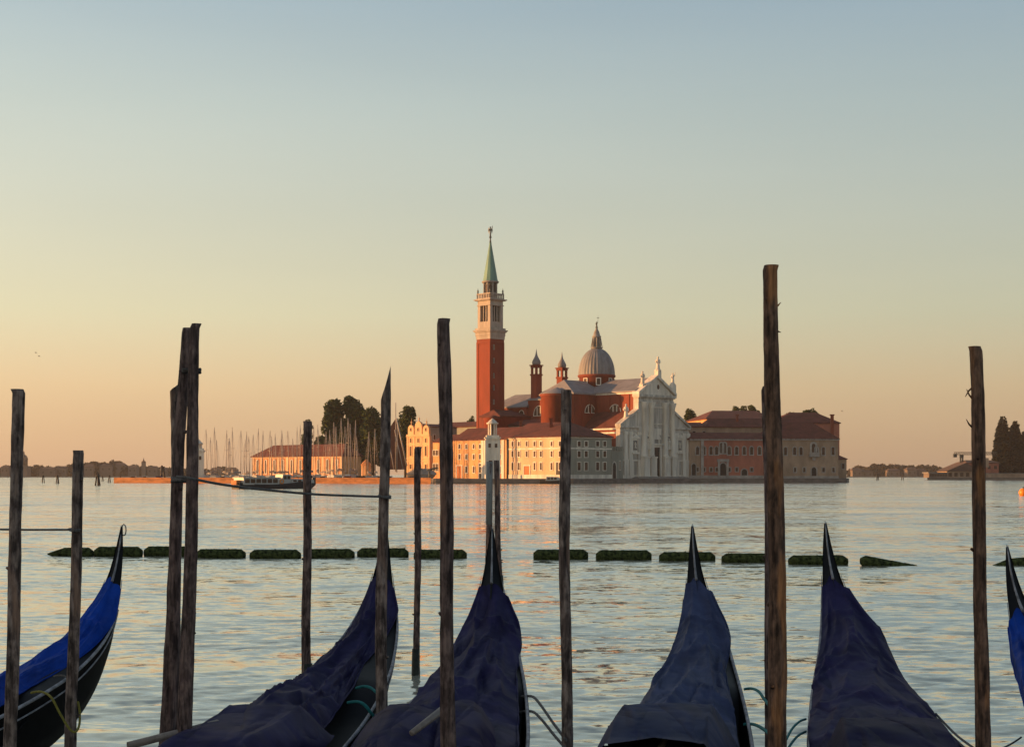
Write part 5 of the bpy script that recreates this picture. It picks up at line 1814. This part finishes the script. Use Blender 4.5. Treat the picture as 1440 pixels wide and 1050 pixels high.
S_SH = [0, .10, .25, .5, .9, 1.5, 2.3, 3.3, 4.6, 6.5, 8.5, 9.8, 10.6, 10.9]
Z_SH = [1.84, 1.60, 1.38, 1.16, .95, .78, .66, .57, .51, .48, .56, .75, 1.0, 1.2]
S_W = [0, .10, .25, .5, .9, 1.5, 2.3, 3.3, 4.6, 6.5, 8.5, 9.8, 10.6, 10.9]
W_W = [.010, .046, .080, .130, .20, .275, .36, .44, .51, .55, .46, .24, .08, .015]
S_K = [0, .10, .25, .5, .9, 1.5, 2.3, 3.3, 4.6, 6.5, 8.5, 9.8, 10.6, 10.9]
Z_K = [1.81, 1.52, 1.22, .88, .52, .22, .03, -.07, -.10, -.10, -.02, .3, .7, 1.1]


class Gon:
    def __init__(g, tip, d, k, ws=1.0):
        p = at(tip[0], tip[1], d)
        g.o = Vector((p.x, p.y, 0))
        g.f = Vector((0, -1, 0))
        g.r = Vector((1, 0, 0))
        g.k = k                                   # the boat lies askew: how far it drifts to the left per metre
        g.zt = p.z
        g.ws = ws

    def sheer(g, s):
        z = smooth(S_SH, Z_SH, s)
        k = max(0, 1 - s / 2.0)
        return z + (g.zt - Z_SH[0]) * k

    def keel(g, s):
        z = smooth(S_K, Z_K, s)
        return z + (g.zt - Z_SH[0]) * max(0, 1 - s / 1.6)

    def w(g, s):
        return max(.006, smooth(S_W, W_W, s)) * g.ws

    def P(g, s, x, z):
        p = g.o + g.f * s + g.r * (x - g.k * (math.log(1 + math.exp(4 * (s - .9))) / 4 - .0067))
        return Vector((p.x, p.y, z))


def make_gondola(g, label, cover_m, s0=.36, s1=5.3, seed=1, crown=None, over=(.05, .05), hump=None, seat_m=None, loop=False, drape=(.06, .06), ridge=0.0, fold_s=.95, bulge=(0, 0)):
    t = thing('gondola', label, 'gondola', tuple(g.P(4.5, 0, 0)), 'gondolas moored between the poles')
    rng = random.Random(seed)
    # hull skin
    ss = [10.9 * (i / 70) ** 1.35 for i in range(71)]
    vs, fs = [], []
    prof = ((-1, 0), (-.93, .30), (-.80, .62), (-.55, .90), (0, 1), (.55, .90), (.80, .62), (.93, .30), (1, 0))
    m_ = len(prof)
    for s in ss:
        z1, z0, w = g.sheer(s), g.keel(s), g.w(s)
        for a, b in prof:
            vs.append(g.P(s, a * w, z1 + (z0 - z1) * b))
    for i in range(len(ss) - 1):
        for k in range(m_ - 1):
            fs.append((i * m_ + k, i * m_ + k + 1, (i + 1) * m_ + k + 1, (i + 1) * m_ + k))
    hb = MB(); hb.add(vs, fs, True)
    hb.build('hull', BLACK, t)
    # deck with a raised centre line at the stern, sunk floor amidships
    vs, fs = [], []
    for s in ss:
        w = g.w(s) * .985
        dz = -.02 - .22 * min(1, max(0, (s - 2.6) / .5)) * min(1, max(0, (9 - s) / .5))
        for a, c in ((-1, 0), (-.55, .035), (-.12, .055), (0, .075), (.12, .055), (.55, .035), (1, 0)):
            vs.append(g.P(s, a * w, g.sheer(s) + dz + c * min(1, w / .12)))
    for i in range(len(ss) - 1):
        for k in range(6):
            fs.append((i * 7 + k, i * 7 + k + 1, (i + 1) * 7 + k + 1, (i + 1) * 7 + k))
    MB().add(vs, fs, True).build('deck', DECK, t)
    st = MB()
    sq = [.10 + (s0 - .08) * i / 14 for i in range(15)]
    st.tube([g.P(s, 0, g.sheer(s) + .058 * min(1, g.w(s) / .12) + .004) for s in sq], [.003 + .012 * min(1, s / .4) for s in sq], 6)
    st.build('deck_strip', TRIM, t)
    # rails: one on the gunwale, one lower on each side
    for sg in (-1, 1):
        sr = [.30 + 10.3 * (i / 60) ** 1.4 for i in range(61)]
        MB().tube([g.P(s, sg * (g.w(s) + .008), g.sheer(s) + .004) for s in sr], [.003 + .011 * min(1, (s - .3) / .9) for s in sr], 6).build('gunwale_rail', TRIM, t)
        sr = [.55 + 9.6 * (i / 60) ** 1.3 for i in range(61)]
        MB().tube([g.P(s, sg * (g.w(s) * .975 + .008), g.sheer(s) + (g.keel(s) - g.sheer(s)) * .12 - .015) for s in sr], .0075, 6).build('rubbing_strake', TRIM, t)
    # the iron of the stern tip
    ir = MB()
    if loop:
        tip = g.P(0, 0, g.zt)
        pts = [g.P(.10, 0, g.sheer(.10)), g.P(.03, 0, g.zt - .10)]
        for i in range(13):
            q = -1.2 + 2 * math.pi * 1.05 * i / 12
            pts.append(tip + Vector((.018 + .022 * math.cos(q + math.pi), 0, -.055 + .055 * math.sin(q))))
        ir.tube(pts, [.012, .009] + [.0065] * 13, 6)
    else:
        ir.tube([g.P(.22, 0, g.sheer(.22) + .01), g.P(.10, 0, g.sheer(.10) + .012), g.P(.03, 0, g.sheer(.03) + .01), g.P(-.005, 0, g.zt + .005)], [.012, .010, .007, .003], 6)
    ir.build('stern_iron', IRON, t)
    # tarpaulin: crown profile, creases and slack
    ns, nt = 150, 64
    creases = []
    for _ in range(26):
        sa = rng.uniform(s0 + .1, s1 * .8); ta = rng.uniform(-.6, .6)
        sb = sa + rng.uniform(.5, 1.8); tb = ta + rng.uniform(-.45, .45)
        creases.append((sa, ta, sb, tb, rng.uniform(.006, .020) * rng.choice((1, 1, -1)), rng.uniform(.018, .05)))
    for _ in range(7):
        sa = rng.uniform(s0 + .4, s1); sg = rng.choice((-1, 1))
        creases.append((sa, sg * .1, sa + rng.uniform(-.2, .6), sg * .85, rng.uniform(.006, .018), rng.uniform(.03, .05)))
    creases += [(fold_s, -.5, fold_s + .10, .6, .022, .035)]
    vs, fs = [], []
    cs, cz = zip(*(crown or ((s0, .02), (.8, .06), (1.3, .10), (2.2, .10), (3.3, .12), (4.3, .20), (5.3, .22))))
    for i in range(ns + 1):
        s = s0 + (s1 - s0) * (i / ns) ** 1.25
        w = g.w(s)
        k_ = [(.02 + (v_ - .02) * min(1, max(0, (s - .75) / 1.3))) if v_ < 0 else v_ * min(1, .25 + s / 1.2) for v_ in over]
        bg_ = math.exp(-((s - 1.2) / .8) ** 2)
        wl, wr = w + k_[0] + bulge[0] * bg_, w + k_[1] + bulge[1] * bg_
        cr = smooth(cs, cz, s)
        for j in range(nt + 1):
            v = -1 + 2 * j / nt
            a = abs(v)
            side = 0 if v < 0 else 1
            W_ = wl if v < 0 else wr
            dr = drape[side] * min(1, s / .8)
            if a < .82:
                q = a / .82
                x = W_ * q
                z = cr * (1 - q ** 1.7) + (1 - a) * 0 + ridge * max(0, 1 - q * 2.2)
            else:
                q = (a - .82) / .18
                x = W_ * (1 + .015 * q)
                z = -dr * q + cr * (1 - 1)
            disp = 0
            for sa, ta, sb, tb, am, wd in creases:
                ds, dt = sb - sa, tb - ta
                l2 = ds * ds + dt * dt
                u = ((s - sa) * ds + (v - ta) * dt) / l2
                u = min(1, max(0, u))
                e2 = (s - sa - u * ds) ** 2 * .8 + (v - ta - u * dt) ** 2 * (w * w * 1.0 + .02)
                if e2 < wd * wd * 6:
                    disp += am * 2.1 * math.exp(-math.sqrt(e2) / wd) * min(1, s * .8)
            disp += .014 * min(1, s) * mnoise.noise(Vector((s * 1.3 + seed * 9, v * 1.2, seed))) + .005 * min(1, s) * mnoise.noise(Vector((s * 4.2, v * 4 + seed * 5, seed)))
            vd = mnoise.voronoi(Vector((s * .42 + seed * 3.1 + v * .25, v * 1.5 - s * .15, seed)))[0]
            disp += (.030 * math.exp(-(vd[1] - vd[0]) * 5) - .030 * min(.5, vd[0])) * min(1, s * .9)
            edge = .012 * mnoise.noise(Vector((s * 3.1, seed * 3.3 + side * 9, 0))) * (a > .82)
            s_ = s + (1 - i / ns) ** 6 * (.10 * abs(v + .2) - .02 + .02 * math.sin(v * 6 + seed))
            vs.append(g.P(s_, (1 if v > 0 else -1) * (x + (.25 * disp + edge if a > .7 else disp * .3)), g.sheer(s_) + .018 + z + disp))
    for i in range(ns):
        for j in range(nt):
            b = i * (nt + 1) + j
            fs.append((b, b + 1, b + nt + 2, b + nt + 1))
    cb = MB(); cb.add(vs, fs, True)
    co = cb.build('cover', cover_m, t)
    for j in (0, nt):
        MB().tube([Vector(vs[i * (nt + 1) + j]) for i in range(2, ns + 1, 2)], .009, 6).build('hem', cover_m, co)
    if hump:
        # tarpaulin over the seats: a tunnel that opens towards the bow
        h0, h1, hw, hz, ht, hx = hump                  # start, end, half width at the base, height, half width of the flat top
        vs, fs = [], []
        nn, kk = 24, 44
        for i in range(nn + 1):
            f = i / nn
            s = h0 + (h1 - h0) * f
            gr = min(1, (f / .10)) ** .6
            for j in range(kk + 1):
                v = -1 + 2 * j / kk
                a = abs(v)
                if a < .5:
                    x = ht * (a / .5); z = hz * (1 - .04 * (a / .5) ** 3)
                else:
                    q = (a - .5) / .5
                    x = ht + (hw - ht) * (q ** 1.0); z = hz * (1 - .04 - .96 * q ** 1.25)
                sag = .03 * math.sin(f * 9 + seed) * (a < .8) * f + .012 * mnoise.noise(Vector((s * 4, v * 3.2, seed * 2.0))) + .010 * math.exp(-((a - .52) / .03) ** 2)
                dip = .05 * max(0, 1 - a * 1.4) * max(0, (f - .8) / .2) - .05 * max(0, (f - .75) / .25)
                vs.append(g.P(s, hx + math.copysign(x * (.94 + .06 * gr), v), g.sheer(s) + .02 + z * gr + sag + dip))
        for i in range(nn):
            for j in range(kk):
                b = i * (kk + 1) + j
                fs.append((b, b + 1, b + kk + 2, b + kk + 1))
        MB().add(vs, fs, True).build('seat_cover', seat_m or cover_m, t)
        sx = MB()
        mid = (h0 + h1) / 2
        fr = Fr(g.P(mid, hx, 0), g.r)
        sx.fbox(fr, -hw * .8, hw * .8, -.35, .35, .12, g.sheer(mid) + hz * .25)
        sx.fbox(fr, -hw * .7, hw * .7, -.35, -.22, g.sheer(mid) + hz * .25 - .02, g.sheer(mid) + hz * .7)
        sx.build('seat', DECK, t)
    return t


GON = dict(
    g1=Gon((171.5, 737), 14.6, .17, .80), g2=Gon((542, 731), 15.3, .10, 1.0), g3=Gon((692, 741), 15.0, .065, 1.06),
    g4=Gon((973.5, 737), 15.0, .168, .93), g5=Gon((1160.5, 733), 15.0, .155, .97), g6=Gon((1416, 766), 13.6, .15, .95))


def build_gondolas():
    make_gondola(GON['g1'], 'gondola under a royal blue cover at the left edge, tip curled into a loop', ROYAL, .33, 5.6, 1, over=(.03, -.15), drape=(.05, .0), loop=True,
                 crown=((.33, .02), (.8, .05), (1.3, .06), (2.2, .07), (3.3, .09), (5.6, .10)))
    make_gondola(GON['g2'], 'gondola under a loose navy cover behind the pole with the pointed tip', NAVY, .36, 5.0, 2, over=(.02, -.25), drape=(.10, .0),
                 crown=((.36, .02), (.8, .06), (1.4, .10), (2.4, .10), (3.3, .13), (4.0, .22), (5.0, .26)), hump=(4.55, 6.8, .46, .27, .24, -.05), seat_m=NAVY)
    make_gondola(GON['g3'], 'gondola under a deep navy cover below the bell tower, two humps in front', NAVY, .36, 6.0, 3, over=(.02, -.07), drape=(.12, .0),
                 crown=((.36, .02), (.8, .07), (1.4, .11), (2.4, .10), (3.4, .10), (6.0, .12)), bulge=(.02, .06))
    make_gondola(GON['g4'], 'gondola under a faded slate blue cover below the church facade', SLATE, .34, 6.0, 4, over=(.02, -.10), drape=(.12, .0),
                 crown=((.34, .02), (.8, .07), (1.4, .12), (2.4, .12), (3.4, .14), (6.0, .14)), hump=(4.5, 5.95, .48, .30, .30, -.10), seat_m=SEATB, bulge=(0, .05), fold_s=1.0)
    make_gondola(GON['g5'], 'gondola under a smooth dark navy cover right of the tallest pole', NAVY, .36, 6.0, 5, over=(.01, .06), drape=(.12, .10),
                 crown=((.36, .02), (.8, .09), (1.2, .15), (2.4, .13), (3.4, .14), (6.0, .16)), hump=(5.0, 6.6, .46, .30, .32, .0), seat_m=SEATC, bulge=(.0, .06))
    make_gondola(GON['g6'], 'gondola under a bright royal blue cover cut off by the right edge', ROYAL, .42, 5.6, 6, over=(.04, .04), drape=(.10, .10))


build_gondolas()


# ---------------------------------------------------------------- ropes, oars
def rope(label, pts, r, m, name='mooring_rope', group=None, sub=8):
    """a rope through photo points (px, py, depth), smoothed"""
    P = [at(*p) for p in pts]
    out = []
    for i in range(len(P) - 1):
        p0, p1, p2, p3 = P[max(0, i - 1)], P[i], P[i + 1], P[min(len(P) - 1, i + 2)]
        for k in range(sub):
            u = k / sub
            out.append(.5 * ((2 * p1) + (p2 - p0) * u + (2 * p0 - 5 * p1 + 4 * p2 - p3) * u * u + (3 * p1 - p0 - 3 * p2 + p3) * u ** 3))
    out.append(P[-1])
    o = MB().tube(out, r, 7).build(name, m, None, P[0])
    return tag(o, label, 'rope', group)


def wrap(cx, cy, d, rpx, turns, dy):
    k = int(turns * 10)
    return [(cx + rpx * math.cos(2 * math.pi * i / 10), cy + dy * i / 10 + .8 * math.sin(i), d + rpx / F * d * math.sin(2 * math.pi * i / 10)) for i in range(k + 1)]


def build_ropes():
    rope('grey line from the tied poles to the pole with the pointed tip', [(249, 670, 9.75), (262, 671, 9.66), (276, 674, 9.68), (330, 683.5, 10.1), (432, 694, 10.8), (500, 697, 11.3), (531, 698, 11.5), (541, 698.5, 11.52), (549, 697.5, 11.6), (541, 696, 11.72), (533, 696, 11.62), (541, 699.5, 11.5), (549, 700, 11.58)], .009, ROPE)
    rope('grey lashing wound round the group of three tied poles', wrap(259.5, 672, 9.9, 17.5, 2.5, 2.2), .011, ROPE, 'lashing')
    rope('dark lashing high on the two tallest tied poles', wrap(269.5, 519, 9.9, 12.0, 2.5, 2.0), .010, M['dark_wood'], 'lashing')
    rope('thin grey line from the left edge to the short thick topped pole', [(-40, 743, 11.4), (30, 744.5, 11.3), (95, 744.5, 11.15), (104, 745, 11.1), (113, 744, 11.2), (104, 743, 11.3), (96, 744, 11.2), (104, 746.5, 11.1), (113, 746, 11.2)], .008, ROPE)
    yg = GON['g1']
    rope('yellow rope hanging in a loop from the left gondola round the short pole', [(44, 973.5, 11.35), (58, 972, 11.25), (72, 980, 11.1), (84, 1002, 11.05), (97, 1023, 11.04), (106, 1028.5, 11.05), (111.5, 1018, 11.15), (112, 1000, 11.25), (109.5, 986, 11.3)], .009, YELLOW)
    rope('short tan rope over the rail of the left gondola', [(76, 950.5, 11.8), (86, 949, 11.75), (96, 953, 11.7), (103, 961, 11.4)], .008, ROPE)
    T = 'teal ropes of the second gondola'
    rope('upper teal rope from the second gondola to the pointed pole', [(501, 967, 11.9), (512, 964.5, 11.85), (522, 967, 11.8), (532, 975, 11.68), (540, 978, 11.7)], .012, TEAL, group=None)
    rope('lower teal rope hanging from the second gondola beside the pointed pole', [(489, 987.5, 11.5), (501, 986, 11.45), (512, 990, 11.4), (521, 1001, 11.4), (530, 1013, 11.5), (538, 1017, 11.66)], .013, TEAL)
    rope('upper grey rope from the central gondola to the pole before the church', [(733, 979, 12.2), (742, 978, 12.1), (751, 980, 11.9), (762, 993, 11.6), (778, 1016, 11.2), (796, 1040, 10.72)], .011, ROPE)
    rope('lower grey rope from the central gondola to the pole before the church', [(730, 1001.5, 11.8), (741, 999.5, 11.7), (751, 1001, 11.5), (764, 1014, 11.3), (780, 1034, 11.0), (796, 1052, 10.72)], .011, ROPE)
    rope('upper teal rope from the slate blue gondola to the tallest pole', [(1046, 968.5, 12.2), (1056, 967.5, 12.1), (1066, 971, 11.0), (1075, 983, 10.2), (1082, 992, 9.5)], .011, TEAL)
    rope('lower teal rope from the slate blue gondola to the tallest pole', [(1046, 1018, 11.2), (1058, 1017.5, 11.1), (1068, 1021, 10.4), (1082, 1031, 9.5)], .012, TEAL)
    rope('upper green rope from the tallest pole to the dark navy gondola', [(1094, 1056, 9.2), (1104, 1042, 9.8), (1114, 1024, 10.6), (1124, 1014, 11.2), (1133, 1010.5, 11.6)], .009, TEAL)
    rope('lower green rope from the tallest pole to the dark navy gondola', [(1103, 1062, 9.4), (1112, 1046, 10.0), (1122, 1034, 10.6), (1133, 1028, 11.2)], .009, TEAL)
    rope('upper grey rope from the dark navy gondola to the peeling pole', [(1316, 1003, 11.6), (1328, 1016, 11.2), (1345, 1033, 10.7), (1362, 1046, 10.2), (1382, 1060, 9.7)], .009, ROPE)
    rope('lower grey rope from the dark navy gondola to the peeling pole', [(1322, 1016, 11.3), (1336, 1032, 10.9), (1352, 1047, 10.4), (1368, 1060, 9.8)], .009, ROPE)
    rope('thin line from the peeling pole towards the right royal blue gondola', [(1391, 1056, 9.75), (1410, 1051, 10.4), (1424, 1044, 11.0), (1436, 1036, 11.4)], .007, ROPE)

    def oar(label, p0, p1, r0, r1):
        a, b = at(*p0), at(*p1)
        o = MB().tube([a, a + (b - a) * .02, b], [r0 * .7, r0, r1], 12).build('oar', OARW, None, a)
        tag(o, label, 'oar', 'oars lying on the gondolas')
    oar('pale oar handle lying on the navy gondola behind the tied poles', (308, 1015, 9.95), (180, 1048, 9.6), .022, .026)
    oar('pale oar handle lying on the humped gondola beside the central pole', (578, 1031, 9.35), (624, 996, 9.6), .020, .026)
    oar('grey oar end poking from the slate blue gondola seat cover', (937, 1036, 9.7), (920, 1068, 9.0), .018, .026)
    oar('pale oar end poking from the dark navy seat cover', (1257, 1044, 9.6), (1263, 1072, 9.1), .022, .026)


build_ropes()


# two separate seat covers at the near end of the central gondola
def build_seat_hump(label, pxl, pxr, ytop, d, seed, m, skew=0.0):
    """a tarpaulin draped over a pair of folded chairs: rounded hump open to the bow"""
    a, b = at(pxl, 1050, d), at(pxr, 1050, d)
    zt = zof(ytop, d + .2)
    c = (a + b) / 2
    hw = (b - a).length / 2
    t = thing('seat_cover', label, 'tarpaulin', (c.x, c.y, .4), 'navy seat covers of the central gondola')
    vs, fs = [], []
    nn, kk = 26, 40
    for i in range(nn + 1):
        f = i / nn
        gr = math.sin(min(1, f / .28) * math.pi / 2) ** .7 * (1 - .25 * max(0, (f - .5) / .5))
        for j in range(kk + 1):
            v = -1 + 2 * j / kk
            q = abs(v)
            z = (1 - q ** 2.3)
            fold = .012 * math.sin(v * 9 + seed) * f + .014 * mnoise.noise(Vector((f * 3 + seed, v * 3, 1))) + .012 * math.exp(-((v - .45) / .05) ** 2) + .010 * math.exp(-((v + .25 + .2 * f) / .05) ** 2)
            x = c.x + v * hw * (1.02 + .12 * f) + skew * (1 - q) * f
            vs.append((x, c.y + .5 - 1.75 * f, .42 + (zt - .42) * z * gr + fold))
    for i in range(nn):
        for j in range(kk):
            o = i * (kk + 1) + j
            fs.append((o, o + 1, o + kk + 2, o + kk + 1))
    MB().add(vs, fs, True).build('cloth', m, t)
    MB().fbox(Fr((c.x, c.y), (1, 0)), -hw * .6, hw * .6, -.2, .2, .05, .42 + (zt - .42) * .4).build('chair', DECK, t)


build_seat_hump('dark navy seat cover hump left of the central pole', 492, 652, 983, 10.55, 2, SEATN)
build_seat_hump('dark navy seat cover hump right of the central pole', 598, 706, 979, 10.6, 5, SEATN)
t_ = thing('chair_cover', 'bright blue folded cover beside the second gondola near the bottom edge', 'tarpaulin', tuple(at(398, 1046, 10.0)))
MB().ball(at(400, 1056, 10.2), .13, 10, .7).build('cloth', BRIGHT, t_)


# ---------------------------------------------------------------- palaces along the embankment, left of the view: they keep the morning sun off the moorings
def build_palace(x, y0, y1, h, label, m):
    t = thing('waterfront_palace', label, 'palace', (x, (y0 + y1) / 2, 0))
    f = Fr((x, y0), (0, 1))
    w = y1 - y0
    MB().fbox(f, 0, w, -18, 0, -1, h).build('wall', m, t)
    MB().roof(f, 0, w, 0, -18, h, h + 3, 4, 4, .6, .4).build('roof', M['tile'], t)
    k = int(w / 5)
    for i in range(k):
        for z in (3, 8.5, 14):
            if z + 3 < h:
                window(t, f, (i + .5) * w / k, z, z + 2.6, 1.3, arch=True)


build_palace(-62, -70, -25, 21, 'cream embankment palace nearest the viewpoint, out of sight on the left', M['cream'])
build_palace(-64, -24.5, 22, 24, 'red embankment palace in the middle of the row out of sight on the left', M['red_wall'])
build_palace(-63, 22.5, 84, 20, 'ochre embankment palace at the end of the row out of sight on the left', M['ochre'])


# ---------------------------------------------------------------- morning air
def build_haze():
    m = bpy.data.materials.new('haze_air'); m.use_nodes = True
    n, lk = m.node_tree.nodes, m.node_tree.links
    n.remove(n['Principled BSDF'])
    v = n.new('ShaderNodeVolumePrincipled')
    v.inputs['Color'].default_value = (.90, .86, .84, 1)
    v.inputs['Density'].default_value = HAZE
    lk.new(v.outputs[0], n['Material Output'].inputs['Volume'])
    o = MB().box(-560, 760, -90, 1990, -4.2, 92).build('haze', m)
    tag(o, kind='stuff')


HAZE = .00010
build_haze()
